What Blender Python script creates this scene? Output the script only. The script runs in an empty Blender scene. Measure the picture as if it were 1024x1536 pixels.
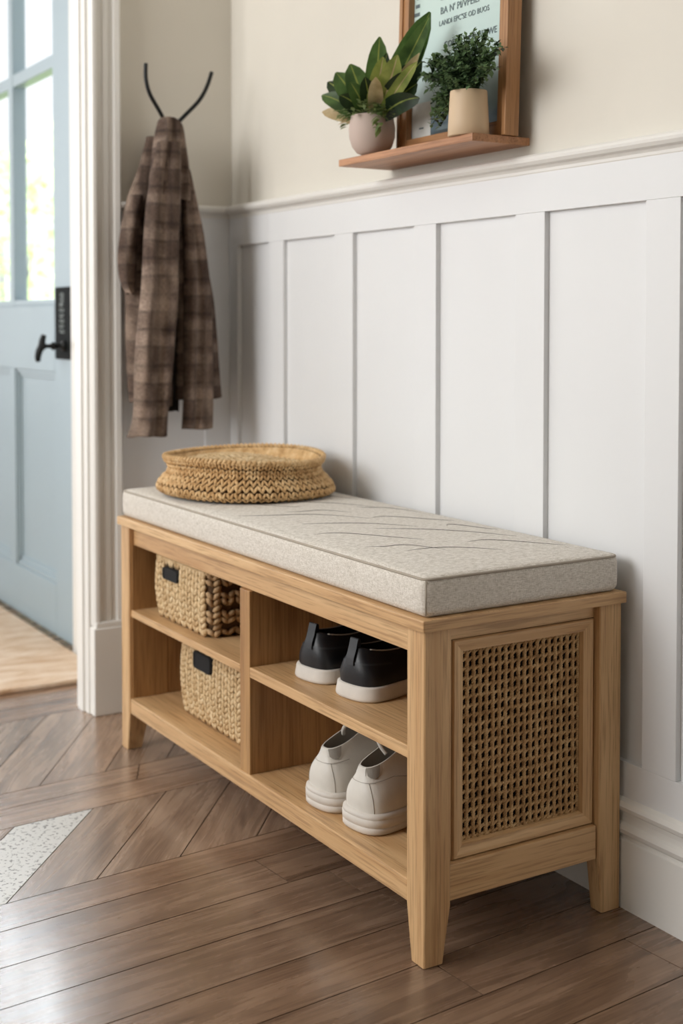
import bpy, bmesh, math, random
from math import sin, cos, pi, radians, sqrt
from mathutils import Vector, Matrix, noise as mnoise

C = bpy.context.scene.collection
rnd = random.Random(7)

# ------------------------------------------------------------------ materials
def srgb(r, g, b):
    def f(c):
        c /= 255.0
        return c / 12.92 if c <= 0.04045 else ((c + 0.055) / 1.055) ** 2.4
    return (f(r), f(g), f(b), 1.0)

class NT:
    def __init__(s, name):
        s.m = bpy.data.materials.new(name); s.m.use_nodes = True
        s.t = s.m.node_tree; s.t.nodes.clear()
        s.out = s.n('ShaderNodeOutputMaterial'); s.b = s.n('ShaderNodeBsdfPrincipled')
        s.l(s.b.outputs[0], s.out.inputs[0])
    def n(s, ty, **kw):
        o = s.t.nodes.new(ty)
        for k, v in kw.items(): setattr(o, k, v)
        return o
    def l(s, a, b): s.t.links.new(a, b)
    def coord(s, kind='Object', scale=(1, 1, 1), rot=(0, 0, 0)):
        tc = s.n('ShaderNodeTexCoord'); mp = s.n('ShaderNodeMapping')
        mp.inputs['Scale'].default_value = scale; mp.inputs['Rotation'].default_value = rot
        s.l(tc.outputs[kind], mp.inputs[0]); return mp.outputs[0]
    def noise(s, vec, scale=5, detail=4, rough=.55, dist=0):
        o = s.n('ShaderNodeTexNoise'); o.inputs['Scale'].default_value = scale
        o.inputs['Detail'].default_value = detail; o.inputs['Roughness'].default_value = rough
        o.inputs['Distortion'].default_value = dist
        s.l(vec, o.inputs['Vector']); return o.outputs['Fac']
    def ramp(s, fac, stops):
        o = s.n('ShaderNodeValToRGB'); e = o.color_ramp.elements
        while len(e) > 1: e.remove(e[-1])
        e[0].position = stops[0][0]; e[0].color = stops[0][1]
        for p, c in stops[1:]:
            k = e.new(p); k.color = c
        s.l(fac, o.inputs[0]); return o.outputs[0]
    def mix(s, fac, a, b, mode='MIX'):
        o = s.n('ShaderNodeMix', data_type='RGBA', blend_type=mode)
        for v, i in ((fac, 0), (a, 6), (b, 7)):
            if isinstance(v, (int, float)): o.inputs[i].default_value = v
            elif isinstance(v, tuple): o.inputs[i].default_value = v
            else: s.l(v, o.inputs[i])
        return o.outputs[2]
    def math(s, op, a, b=0.0):
        o = s.n('ShaderNodeMath', operation=op)
        for v, i in ((a, 0), (b, 1)):
            if isinstance(v, (int, float)): o.inputs[i].default_value = v
            else: s.l(v, o.inputs[i])
        return o.outputs[0]
    def bump(s, h, strength=.3, dist=.002):
        o = s.n('ShaderNodeBump'); o.inputs['Strength'].default_value = strength
        o.inputs['Distance'].default_value = dist
        s.l(h, o.inputs['Height']); s.l(o.outputs[0], s.b.inputs['Normal'])
    def set(s, color=None, rough=None, **kw):
        if color is not None:
            if isinstance(color, tuple): s.b.inputs['Base Color'].default_value = color
            else: s.l(color, s.b.inputs['Base Color'])
        if rough is not None:
            if isinstance(rough, (int, float)): s.b.inputs['Roughness'].default_value = rough
            else: s.l(rough, s.b.inputs['Roughness'])
        for k, v in kw.items(): s.b.inputs[k].default_value = v
        return s.m

def paint(name, col, rough=.5, var=.03):
    t = NT(name); v = t.coord(scale=(1, 1, 1))
    f = t.noise(v, 3, 3)
    dark = tuple(c * (1 - var * 2) for c in col[:3]) + (1,)
    t.bump(t.noise(v, 260, 2), .05, .001)
    return t.set(t.ramp(f, [(.3, dark), (.7, col)]), rough)

def plain(name, col, rough=.5, **kw):
    t = NT(name); v = t.coord()
    f = t.noise(v, 40, 3)
    dark = tuple(c * .86 for c in col[:3]) + (1,)
    return t.set(t.ramp(f, [(.3, dark), (.7, col)]), rough, **kw)

def oak(name, axis, tint=1.0, light=(214, 178, 132), dark=(178, 134, 88)):
    t = NT(name)
    s = [26, 26, 26]; s['xyz'.index(axis)] = 1.6
    v = t.coord(scale=tuple(s))
    s2 = [300, 300, 300]; s2['xyz'.index(axis)] = 9
    v2 = t.coord(scale=tuple(s2))
    s3 = [7, 7, 7]; s3['xyz'.index(axis)] = .9
    v3 = t.coord(scale=tuple(s3))
    a = t.noise(v, 1, 5, .6, .8); fine = t.noise(v2, 1, 3, .6); big = t.noise(v3, 1, 3, .5, .5)
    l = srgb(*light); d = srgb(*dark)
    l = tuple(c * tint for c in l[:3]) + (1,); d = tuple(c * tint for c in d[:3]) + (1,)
    col = t.ramp(a, [(.32, d), (.5, tuple((x + y) / 2 for x, y in zip(l, d))), (.64, l)])
    col = t.mix(t.ramp(big, [(.35, (0, 0, 0, 1)), (.7, (.5, .5, .5, 1))]), col, tuple(c * 1.1 for c in l[:3]) + (1,))
    pores = t.ramp(fine, [(.36, (.62, .56, .5, 1)), (.5, (1, 1, 1, 1))])
    col = t.mix(.75, col, pores, 'MULTIPLY')
    t.bump(fine, .12, .001)
    return t.set(col, .46)

M = {}
for ax in 'xyz':
    M['oak_' + ax] = oak('oak_grain_' + ax, ax)
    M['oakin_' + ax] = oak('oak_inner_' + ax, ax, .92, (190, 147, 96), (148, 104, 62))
M['shelfoak'] = oak('oak_shelf_board', 'y', 1.0, (190, 138, 98), (146, 98, 62))
M['frameoak'] = oak('oak_picture_frame', 'z', .9, (192, 142, 94), (142, 96, 58))
M['frameoak_y'] = oak('oak_picture_frame_rail', 'y', .9, (192, 142, 94), (142, 96, 58))
M['wall'] = paint('warm_white_wall_paint', srgb(221, 216, 205), .6)
M['panel'] = paint('white_panel_paint', srgb(228, 229, 230), .42, .012)
M['trim'] = paint('white_trim_paint', srgb(232, 230, 225), .36, .012)
M['ceil'] = paint('ceiling_paint', srgb(235, 233, 228), .7)
M['door'] = paint('pale_blue_door_paint', srgb(160, 178, 188), .4, .02)
M['black'] = plain('black_metal', srgb(22, 24, 25), .4, Metallic=.4)
M['blackmatte'] = plain('black_leather_tab', srgb(9, 9, 10), .8)
M['plate'] = plain('dark_door_plate', srgb(13, 16, 16), .75); M['plate'].node_tree.nodes['Principled BSDF'].inputs['Specular IOR Level'].default_value = .15
M['mark'] = plain('grey_plate_marks', srgb(120, 128, 124), .5)
M['ink'] = plain('grey_print_ink', srgb(98, 112, 116), .6)
M['soil'] = plain('dark_soil', srgb(45, 36, 28), .9)

# floor: grain along the board's own uv, one tone per board
def floor_mat(name, speckle=False):
    t = NT(name)
    uv = t.n('ShaderNodeUVMap'); uv.uv_map = 'UVMap'
    at = t.n('ShaderNodeAttribute'); at.attribute_name = 'tone'
    def mp(sc):
        m = t.n('ShaderNodeMapping'); m.inputs['Scale'].default_value = sc; t.l(uv.outputs[0], m.inputs[0]); return m.outputs[0]
    if speckle:  # whitish speckle is glare on one board, put into its colour
        f = t.noise(mp((1, 1, 1)), 130, 2, .6)
        col = t.ramp(f, [(.36, srgb(112, 108, 104)), (.45, srgb(200, 198, 194))])
        t.bump(f, .3, .001)
        return t.set(col, .35)
    a = t.noise(mp((2.2, 24, 1)), 1, 5, .62, 1.6)
    b = t.noise(mp((7, 330, 1)), 1, 3, .6)
    k = t.noise(mp((3.0, 9, 1)), 1, 2, .5, 2.5)
    col = t.ramp(a, [(.3, srgb(112, 89, 73)), (.5, srgb(146, 119, 98)), (.72, srgb(172, 143, 120))])
    col = t.mix(.45, col, t.ramp(k, [(.36, (.62, .57, .53, 1)), (.55, (1, 1, 1, 1))]), 'MULTIPLY')
    col = t.mix(.7, col, t.ramp(b, [(.35, (.66, .63, .6, 1)), (.56, (1, 1, 1, 1))]), 'MULTIPLY')
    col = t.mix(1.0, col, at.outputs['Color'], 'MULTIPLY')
    t.bump(b, .25, .0012)
    r = t.math('ADD', t.math('MULTIPLY', a, .14), .20)
    t.b.inputs['Specular IOR Level'].default_value = .65; t.b.inputs['Coat Weight'].default_value = .4; t.b.inputs['Coat Roughness'].default_value = .16
    return t.set(col, r)
M['floor'] = floor_mat('brown_oak_floorboards'); M['glare_speck'] = floor_mat('glare_speckled_board', True)
M['gap'] = plain('floor_joint', srgb(38, 29, 23), .8)

# linen
def linen():
    t = NT('grey_beige_linen')
    h = t.noise(t.coord(scale=(140, 140, 900)), 1, 3, .7)
    h2 = t.noise(t.coord(scale=(900, 900, 140)), 1, 3, .7)
    h3 = t.noise(t.coord(scale=(140, 1100, 1100)), 1, 2, .7)
    f = t.math('MULTIPLY', t.math('ADD', t.math('ADD', h, h2), h3), .333)
    col = t.ramp(f, [(.36, srgb(166, 157, 143)), (.5, srgb(212, 205, 194)), (.62, srgb(240, 235, 228))])
    t.bump(f, .7, .0015)
    t.b.inputs['Sheen Weight'].default_value = .15
    return t.set(col, .92)
M['linen'] = linen()
M['crease'] = plain('dark_crease_line', srgb(96, 90, 84), .9)
M['pipe'] = plain('linen_piping', srgb(172, 162, 148), .92)

def straw(name, a, b, c, sc=(60, 60, 60)):
    t = NT(name); v = t.coord(scale=sc)
    f = t.noise(v, 1, 4, .6); g = t.noise(t.coord(scale=(420, 420, 420)), 1, 3, .6)
    col = t.ramp(f, [(.32, srgb(*a)), (.5, srgb(*b)), (.68, srgb(*c))])
    col = t.mix(.6, col, t.ramp(g, [(.34, (.55, .48, .4, 1)), (.56, (1, 1, 1, 1))]), 'MULTIPLY')
    t.bump(g, .5, .0015)
    return t.set(col, .75)
M['seagrass'] = straw('seagrass_braid', (188, 148, 96), (218, 180, 128), (234, 204, 156))
M['seagrass_pale'] = straw('pale_seagrass_braid', (196, 164, 118), (222, 194, 150), (238, 216, 176))
M['seagrass_brown'] = straw('brown_seagrass_braid', (150, 118, 82), (188, 156, 116), (210, 180, 138))
M['cane'] = straw('woven_cane', (158, 122, 80), (192, 154, 106), (214, 182, 136))
M['darkback'] = plain('dark_weave_backing', srgb(24, 16, 10), .9)
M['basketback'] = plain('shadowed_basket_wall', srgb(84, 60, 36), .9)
M['mat'] = straw('jute_door_mat', (198, 162, 128), (222, 196, 170), (234, 216, 198), (9, 30, 9))

def plaid():
    t = NT('brown_wool_plaid')
    tc = t.n('ShaderNodeTexCoord'); sp = t.n('ShaderNodeSeparateXYZ')
    nz = t.n('ShaderNodeTexNoise'); nz.inputs['Scale'].default_value = 9; nz.inputs['Detail'].default_value = 3
    t.l(tc.outputs['UV'], nz.inputs['Vector'])
    ad = t.n('ShaderNodeVectorMath', operation='MULTIPLY_ADD')
    t.l(nz.outputs['Color'], ad.inputs[0]); ad.inputs[1].default_value = (.012, .012, .012); t.l(tc.outputs['UV'], ad.inputs[2])
    t.l(ad.outputs[0], sp.inputs[0])
    def band(ax, freq, ph, lo, hi):
        s = t.math('SINE', t.math('ADD', t.math('MULTIPLY', sp.outputs[ax], freq), ph))
        return t.ramp(s, [(lo, (0, 0, 0, 1)), (hi, (1, 1, 1, 1))])
    v1 = band('Y', 2 * pi / .072, .4, .1, .75); u1 = band('X', 2 * pi / .05, .2, .1, .75)
    v2 = band('Y', 2 * pi / .036, 1.1, .7, .95); u2 = band('X', 2 * pi / .025, .7, .7, .95)
    base = t.mix(v1, srgb(106, 89, 78), srgb(166, 148, 134))
    b2 = t.mix(u1, srgb(100, 83, 73), srgb(168, 150, 136))
    col = t.mix(.5, base, b2)
    col = t.mix(t.math('MULTIPLY', v2, .5), col, srgb(58, 46, 42))
    col = t.mix(t.math('MULTIPLY', u2, .35), col, srgb(62, 49, 44))
    f = t.noise(t.coord('UV', (26, 15, 14)), 1, 4, .65)
    col = t.mix(.8, col, t.ramp(f, [(.32, (.42, .36, .32, 1)), (.62, (1.0, 1.0, 1.0, 1))]), 'MULTIPLY')
    pt = t.noise(t.coord('UV', (9, 5, 5)), 1, 3, .6)
    col = t.mix(t.ramp(pt, [(.5, (0, 0, 0, 1)), (.7, (.55, .55, .55, 1))]), col, srgb(190, 170, 152))
    w1 = t.noise(t.coord('UV', (130, 900, 1)), 1, 2); w2 = t.noise(t.coord('UV', (900, 130, 1)), 1, 2)
    wv = t.math('MULTIPLY', t.math('ADD', w1, w2), .5)
    col = t.mix(.85, col, t.ramp(wv, [(.38, (.45, .4, .38, 1)), (.6, (1.15, 1.12, 1.1, 1))]), 'MULTIPLY')
    t.bump(wv, .8, .003)
    return t.set(col, .95)
M['plaid'] = plaid()
M['lining'] = plain('dark_coat_lining', srgb(26, 20, 18), .95)
M['cuff'] = plain('dark_coat_cuff', srgb(58, 48, 42), .95)

def leather(name, col, rough, bump=.15):
    t = NT(name); v = t.coord()
    f = t.noise(v, 420, 2); g = t.noise(v, 18, 3)
    dk = tuple(c * .82 for c in col[:3]) + (1,)
    t.bump(f, bump, .001)
    return t.set(t.ramp(g, [(.3, dk), (.7, col)]), rough)
M['blk_up'] = leather('black_leather', srgb(23, 25, 30), .42)
M['blk_in'] = leather('black_lining', srgb(12, 12, 14), .9)
M['blk_tab'] = leather('dark_grey_tab', srgb(48, 50, 54), .5)
M['wht_sole'] = leather('off_white_rubber', srgb(216, 209, 200), .55)
M['wht_up'] = leather('white_leather', srgb(224, 219, 210), .45)
M['wht_seam'] = leather('white_leather_seam', srgb(168, 160, 150), .6)
M['wht_in'] = leather('grey_shoe_lining', srgb(158, 152, 143), .9)
M['wht_lace'] = leather('white_lace', srgb(222, 217, 208), .8)
M['pot_pink'] = paint('blush_clay', srgb(196, 176, 165), .7, .05)
M['pot_tan'] = paint('tan_ceramic', srgb(208, 182, 150), .55, .03)

def leafm(name, a, b, rough=.4, scale=40):
    t = NT(name); f = t.noise(t.coord(), scale, 3)
    m = t.set(t.ramp(f, [(.35, srgb(*a)), (.65, srgb(*b))]), rough)
    t.b.inputs['Subsurface Weight'].default_value = 0
    tr = t.n('ShaderNodeBsdfTranslucent'); tr.inputs[0].default_value = srgb(*[min(255, int(x * 1.35)) for x in b])
    mx = t.n('ShaderNodeMixShader'); mx.inputs[0].default_value = .25
    t.l(t.b.outputs[0], mx.inputs[1]); t.l(tr.outputs[0], mx.inputs[2]); t.l(mx.outputs[0], t.out.inputs[0])
    return m
M['leaf_broad'] = leafm('deep_green_leaf', (38, 60, 30), (84, 112, 58))
M['leaf_lime'] = leafm('lime_green_leaf', (92, 112, 48), (152, 160, 84))
M['leaf_dark'] = leafm('dark_green_leaf', (20, 34, 20), (44, 62, 36))
M['leaf_small'] = leafm('small_green_leaf', (70, 92, 50), (132, 150, 96), .5)
M['leaf_dry'] = leafm('dry_tan_leaf', (150, 126, 90), (196, 176, 138), .6)
M['leaf_bush'] = leafm('fine_bush_leaf', (64, 88, 56), (112, 138, 96), .5)
M['petal'] = leafm('cream_petal', (216, 212, 200), (238, 235, 226), .6)
M['shrub'] = leafm('sunlit_shrub_leaf', (150, 190, 96), (214, 232, 150), .6, 6)
M['lawn'] = plain('sunlit_lawn', srgb(170, 196, 120), .9)

def glass():
    t = NT('clear_window_glass')
    g = t.n('ShaderNodeBsdfGlossy'); g.inputs['Roughness'].default_value = .02
    tr = t.n('ShaderNodeBsdfTransparent'); mx = t.n('ShaderNodeMixShader'); mx.inputs[0].default_value = .05; t.l(tr.outputs[0], mx.inputs[1]); t.l(g.outputs[0], mx.inputs[2])
    t.l(mx.outputs[0], t.out.inputs[0]); return t.m
M['glass'] = glass()

def printmat():
    t = NT('pale_mint_print')
    v = t.coord('Generated'); sp = t.n('ShaderNodeSeparateXYZ'); t.l(v, sp.inputs[0])
    n = t.noise(t.coord(scale=(6, 6, 6)), 1, 4)
    f = t.math('ADD', sp.outputs['Z'], t.math('MULTIPLY', t.math('SUBTRACT', n, .5), .3))
    col = t.ramp(f, [(.0, srgb(60, 66, 66)), (.07, srgb(108, 128, 142)), (.16, srgb(176, 196, 196)), (.5, srgb(196, 216, 210)), (1, srgb(186, 206, 200))])
    return t.set(col, .35)
M['print'] = printmat()
M['printlabel'] = plain('white_print_label', srgb(206, 206, 202), .6)

# ------------------------------------------------------------------ object helpers
def tag(o, label=None, cat=None, group=None, kind=None):
    if label: o['label'] = label
    if cat: o['category'] = cat
    if group: o['group'] = group
    if kind: o['kind'] = kind
    return o

def empty(name, loc, label, cat, rotz=0, group=None, kind=None):
    o = bpy.data.objects.new(name, None); C.objects.link(o)
    o.location = loc; o.rotation_euler = (0, 0, rotz); o.empty_display_size = .05
    return tag(o, label, cat, group, kind)

class MB:
    def __init__(s): s.v = []; s.f = []; s.mi = []; s.sm = []
    def add(s, vs, fs, mi=0, smooth=True):
        k = len(s.v); s.v += [tuple(p) for p in vs]
        for q in fs: s.f.append(tuple(i + k for i in q)); s.mi.append(mi); s.sm.append(smooth)
        return s
    def grid(s, rows, closed_u=False, closed_v=False, mi=0, smooth=True):
        n = len(rows); m = len(rows[0]); vs = [p for r in rows for p in r]; fs = []
        for i in range(n if closed_v else n - 1):
            for j in range(m if closed_u else m - 1):
                a = i * m + j; b = i * m + (j + 1) % m; c = ((i + 1) % n) * m + (j + 1) % m; d = ((i + 1) % n) * m + j
                fs.append((a, b, c, d))
        return s.add(vs, fs, mi, smooth)
    def fan(s, ring, mi=0, smooth=False, flip=False):
        r = list(ring); q = tuple(range(len(r)))
        return s.add(r, [q[::-1] if flip else q], mi, smooth)
    def box(s, x0, x1, y0, y1, z0, z1, r=.0015, mi=0):
        bm = bmesh.new(); bmesh.ops.create_cube(bm, size=1)
        for v in bm.verts:
            v.co = Vector((x0 + (v.co.x + .5) * (x1 - x0), y0 + (v.co.y + .5) * (y1 - y0), z0 + (v.co.z + .5) * (z1 - z0)))
        if r > 0:
            r = min(r, .4 * min(abs(x1 - x0), abs(y1 - y0), abs(z1 - z0)))
            bmesh.ops.bevel(bm, geom=list(bm.edges), offset=r, segments=2, profile=.6, affect='EDGES')
        return s.bm(bm, mi, False)
    def bm(s, bm, mi=0, smooth=False):
        bm.verts.index_update()
        s.add([v.co.copy() for v in bm.verts], [[v.index for v in f.verts] for f in bm.faces], mi, smooth); bm.free(); return s
    def extrude(s, prof, axis, a, b, mi=0, smooth=False, cap=True):
        """prof: list of 2-D points; axis 'x' -> prof=(y,z); 'y' -> (x,z); 'z' -> (x,y)"""
        def P(p, t): return {'x': (t, p[0], p[1]), 'y': (p[0], t, p[1]), 'z': (p[0], p[1], t)}[axis]
        r0 = [P(p, a) for p in prof]; r1 = [P(p, b) for p in prof]
        s.grid([r0, r1], closed_u=True, mi=mi, smooth=smooth)
        if cap: s.fan(r0, mi, flip=True); s.fan(r1, mi)
        return s
    def tube(s, pts, r, n=8, mi=0, cap=True):
        pts = [Vector(p) for p in pts]; rows = []; up = Vector((0, 0, 1)); prev = None
        for i, p in enumerate(pts):
            d = (pts[min(i + 1, len(pts) - 1)] - pts[max(i - 1, 0)]).normalized()
            if prev is None:
                a = d.cross(up)
                if a.length < .1: a = d.cross(Vector((1, 0, 0)))
            else: a = prev - d * prev.dot(d)
            a.normalize(); prev = a; b = d.cross(a)
            rr = r[i] if isinstance(r, (list, tuple)) else r
            rows.append([p + (a * cos(2 * pi * k / n) + b * sin(2 * pi * k / n)) * rr for k in range(n)])
        s.grid(rows, closed_u=True, mi=mi)
        if cap: s.fan(rows[0], mi, True, True); s.fan(rows[-1], mi, True)
        return s
    def lathe(s, prof, n=48, mi=0, c=(0, 0, 0), sx=1, sy=1):
        s.grid([[(c[0] + r * sx * cos(2 * pi * k / n), c[1] + r * sy * sin(2 * pi * k / n), c[2] + z) for k in range(n)] for r, z in prof], closed_u=True, mi=mi)
        return s
    def build(s, name, mats, parent=None, uv=None, recalc=True):
        me = bpy.data.meshes.new(name); me.from_pydata(s.v, [], s.f)
        for m in (mats if isinstance(mats, (list, tuple)) else [mats]): me.materials.append(m)
        me.polygons.foreach_set('material_index', s.mi); me.polygons.foreach_set('use_smooth', s.sm)
        if uv:
            u = me.uv_layers.new(name='UVMap')
            for li, lp in enumerate(me.loops): u.data[li].uv = uv[lp.vertex_index]
        me.update()
        if recalc:
            bm = bmesh.new(); bm.from_mesh(me); bmesh.ops.remove_doubles(bm, verts=bm.verts, dist=1e-6) if not uv else None
            bmesh.ops.recalc_face_normals(bm, faces=bm.faces); bm.to_mesh(me); bm.free()
        o = bpy.data.objects.new(name, me); C.objects.link(o)
        if parent: o.parent = parent
        return o

# unit icosphere used for every stitch of a weave
_b = bmesh.new(); bmesh.ops.create_icosphere(_b, subdivisions=2, radius=1)
ICO_V = [v.co.copy() for v in _b.verts]; ICO_F = [[v.index for v in f.verts] for f in _b.faces]; _b.free()
_b = bmesh.new(); bmesh.ops.create_icosphere(_b, subdivisions=1, radius=1)
ICO1_V = [v.co.copy() for v in _b.verts]; ICO1_F = [[v.index for v in f.verts] for f in _b.faces]; _b.free()

def stitch(mb, c, T, B, N, ang, a, b, d, mi=0, hi=False):
    """ellipsoid at c; long axis in plane (T,B) turned by ang from T"""
    l = T * cos(ang) + B * sin(ang); w = -T * sin(ang) + B * cos(ang)
    V, F = (ICO_V, ICO_F) if hi else (ICO1_V, ICO1_F)
    mb.add([c + l * (p.x * a) + w * (p.y * b) + N * (p.z * d) for p in V], F, mi, True)

def catmull(pts, n):
    out = []
    m = len(pts)
    for i in range(n):
        t = i / (n - 1) * (m - 1); k = min(int(t), m - 2); f = t - k
        p0 = pts[max(k - 1, 0)]; p1 = pts[k]; p2 = pts[k + 1]; p3 = pts[min(k + 2, m - 1)]
        out.append(tuple(.5 * (2 * b + (c - a) * f + (2 * a - 5 * b + 4 * c - d) * f * f + (3 * b - a - 3 * c + d) * f ** 3) for a, b, c, d in zip(p0, p1, p2, p3)))
    return out

# ------------------------------------------------------------------ room shell
WX = .355          # panel surface of the right wall
SX = .344          # face of its stiles and rails
YB = 1.25         # panel surface of the back wall
SB = 1.241         # face of its stiles
YF, ZC = -3.6, 2.55
XL = -2.9

b = MB(); b.box(WX, WX + .1, YF, YB + .065, 0, ZC, 0)
wall_r = tag(b.build('wall_right', M['wall']), 'cream upper wall above the white panelling', 'wall', kind='structure')
b = MB()
y_hi = [SB - .001, 1.057, .793, .5246, .2485, -.0323, -.305, -.575, -.845, -1.115]      # stile spans between the panels
y_lo = [1.2, .994, .726, .4593, .179, -.0959, -.37, -.64, -.91, YF]
for a, c in zip(y_hi, y_lo):
    b.box(SX, WX + .001, c, a, .2075, .992, .0012)
b.box(SX, WX + .001, YF, SB, .992, 1.06, .0008)
b.box(SX, WX + .001, YF, SB, .12, .2075, .0008)
b.build('wainscot_frame', M['panel'], wall_r)
b = MB(); b.box(WX - .0015, WX + .001, YF, SB, .12, 1.06, 0)
b.build('wainscot_panel', M['panel'], wall_r)
# chair rail and baseboard
rail_prof = [(0, .0), (-.006, .0), (-.006, .004), (-.009, .0045), (-.012, .009), (-.0125, .013), (-.016, .0175), (-.024, .019), (-.028, .0235), (-.029, .0275), (-.028, .031), (-.024, .0345), (0, .036)]
b = MB(); b.extrude([(WX + x, 1.0435 + z) for x, z in rail_prof], 'y', YF, YB - .001)
tag(b.build('trim_1', M['trim']), 'white chair rail moulding along the long panelled wall', 'chair rail', kind='structure')
base_prof = [(0, 0), (-.016, 0), (-.016, .098), (-.0125, .1), (-.0125, .104), (-.017, .108), (-.019, .114), (-.017, .12), (-.0125, .123), (-.0125, .13), (-.0135, .137), (-.019, .141), (-.021, .147), (-.018, .154), (-.010, .158), (0, .158)]
b = MB(); b.extrude([(WX + x * 1.0, z) for x, z in base_prof], 'y', YF, YB - .001)
tag(b.build('baseboard_right', M['trim']), 'tall white moulded baseboard along the long panelled wall', 'baseboard', kind='structure')

# back wall with the doorway on its left
XO = .028          # right side of the opening
b = MB(); b.box(XO, WX + .1, YB, YB + .065, 0, ZC, 0); b.box(-1.25, XO, YB, YB + .065, 2.15, ZC, 0); b.box(XL, -1.25, YB, YB + .065, 0, ZC, 0)
wall_b = tag(b.build('wall_back', M['wall']), 'cream end wall behind the hanging coat', 'wall', kind='structure')
b = MB()
b.box(.285, SX + .008, SB, YB + .001, .2075, .992, .0012); b.box(.04, .10, SB, YB + .001, .2075, .992, .0012)
b.box(.04, SX + .008, SB, YB + .001, .992, 1.06, .0008); b.box(.04, SX + .008, SB, YB + .001, .12, .2075, .0008)
b.build('wainscot_frame', M['panel'], wall_b)
b = MB(); b.box(.04, WX, YB - .0015, YB + .001, .12, 1.06, 0)
b.build('wainscot_panel', M['panel'], wall_b)
b = MB(); b.extrude([(YB + x * .8, 1.0435 + z) for x, z in rail_prof], 'x', .088, WX - .001)
tag(b.build('trim_2', M['trim']), 'short white chair rail behind the hanging coat', 'chair rail', kind='structure')
b = MB(); b.extrude([(YB + x, z) for x, z in base_prof], 'x', .09, WX - .001)
tag(b.build('baseboard_back', M['trim']), 'short white baseboard on the end wall behind the bench', 'baseboard', kind='structure')
# door casing: jamb, fluted architrave and plinth
casing = empty('trim_3', (XO, YB, 0), 'white fluted casing beside the doorway, left of the coat', 'door casing', kind='structure')
b = MB()
ar = [(XO - .006, YB), (XO - .006, YB - .016), (XO - .002, YB - .022), (XO + .004, YB - .023), (XO + .008, YB - .019), (XO + .009, YB - .015), (XO + .020, YB - .014), (XO + .022, YB - .017),
      (XO + .032, YB - .0175), (XO + .034, YB - .0145), (XO + .044, YB - .015), (XO + .046, YB - .021), (XO + .056, YB - .023), (XO + .060, YB - .019), (XO + .062, YB)]
b.extrude([(x - XO, y - YB) for x, y in ar], 'z', .19, 2.2)
b.build('architrave', M['trim'], casing)
b = MB(); b.box(-.009, .064, -.029, 0, 0, .185, .003); b.box(-.004, .062, -.026, 0, .183, .197, .004)
b.build('plinth_block', M['trim'], casing)
b = MB(); b.box(-.012, .0, -.002, .069, 0, 2.15, .002); b.box(-.017, -.010, .02, .05, 0, 2.15, .002)
b.build('jamb', M['trim'], casing)

# vestibule behind the doorway
DX = .17
b = MB()
b.box(DX, DX + .1, YB + .06, 1.665, 0, ZC, 0); b.box(DX, DX + .1, 2.79, 4.3, 0, ZC, 0); b.box(DX, DX + .1, 1.66, 2.8, 2.12, ZC, 0)
tag(b.build('wall_vestibule', M['wall']), 'pale side wall of the entry around the blue door', 'wall', kind='structure')
b = MB(); b.box(XL - .1, XL, YF, -.3, 0, ZC, 0); b.box(XL - .1, XL, -.3, 1.25, 0, .5, 0); b.box(XL - .1, XL, -.3, 1.25, 2.3, ZC, 0); b.box(XL - .1, XL, 1.25, 2.2, 0, ZC, 0)  # unseen wall, added to hold back ambient light
tag(b.build('wall_left', M['wall']), 'unseen cream wall with a wide window opening, added to limit the light, left of the viewer', 'wall', kind='structure')
b = MB(); b.box(XL, WX + .1, YF - .1, YF, 0, ZC, 0)  # added out of view to reduce light from the front
tag(b.build('wall_front', M['wall']), 'unseen cream wall added to limit the light, opposite the coat, behind the viewer', 'wall', kind='structure')
b = MB(); b.box(-.15, DX + .1, 4.3, 4.4, 0, ZC, 0)
tag(b.build('wall_far', M['wall']), 'pale far wall of the entry', 'wall', kind='structure')
b = MB(); b.box(XL, WX + .1, YF, 4.4, ZC, ZC + .06, 0)
tag(b.build('ceiling', M['ceil']), 'plain white ceiling', 'ceiling', kind='structure')
b = MB(); b.box(-.012, .06, 1.668, 1.744, 0, 2.12, .003)
b.box(-.012, .06, 2.722, 2.79, 0, 2.12, .003); b.box(-.012, .06, 1.668, 2.79, 2.07, 2.12, .003)
o = b.build('trim_4', M['trim']); o.location.x = DX
tag(o, 'pale frame around the blue entry door', 'door frame', kind='structure')

# ------------------------------------------------------------------ entry door
door = empty('door_1', (DX, 2.24, .012), 'pale blue entry door with glazed upper panes and black handle', 'door', kind='structure')
def D(y): return y - 2.24
dz = -.012
b = MB()
y0, y1 = 1.747, 2.72
def dbox(ya, yb, za, zb, xa=.0, xb=.045, r=.0025): b.box(xa, xb, D(ya), D(yb), za + dz, zb + dz, r)
dbox(y0, 1.9, .012, 2.06); dbox(2.60, y1, .012, 2.06)
dbox(1.9, 2.60, .012, .145); dbox(1.9, 2.60, .695, .868); dbox(1.9, 2.60, 1.98, 2.06)
dbox(2.235, 2.29, .145, .695)
b.build('door_frame', M['door'], door)
for pa, pb in ((1.9, 2.235), (2.29, 2.60)):
    b = MB(); dbox(pa - .002, pb + .002, .143, .697, .014, .03, 0)
    # moulding
    for k, (w, xx) in enumerate(((.010, .004), (.020, .009))):
        dbox(pa, pa + w, .145, .695, xx, .02, .002); dbox(pb - w, pb, .145, .695, xx, .02, .002)
        dbox(pa, pb, .145, .145 + w * 1.3, xx, .02, .002); dbox(pa, pb, .695 - w, .695, xx, .02, .002)
    b.build('door_panel', M['door'], door)
b = MB()
dbox(2.245, 2.285, .868, 1.98, .003, .042); dbox(1.9, 2.60, 1.478, 1.512, .0045, .041)
dbox(1.9, 1.912, .868, 1.98, .006, .04); dbox(2.588, 2.6, .868, 1.98, .006, .04)
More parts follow.
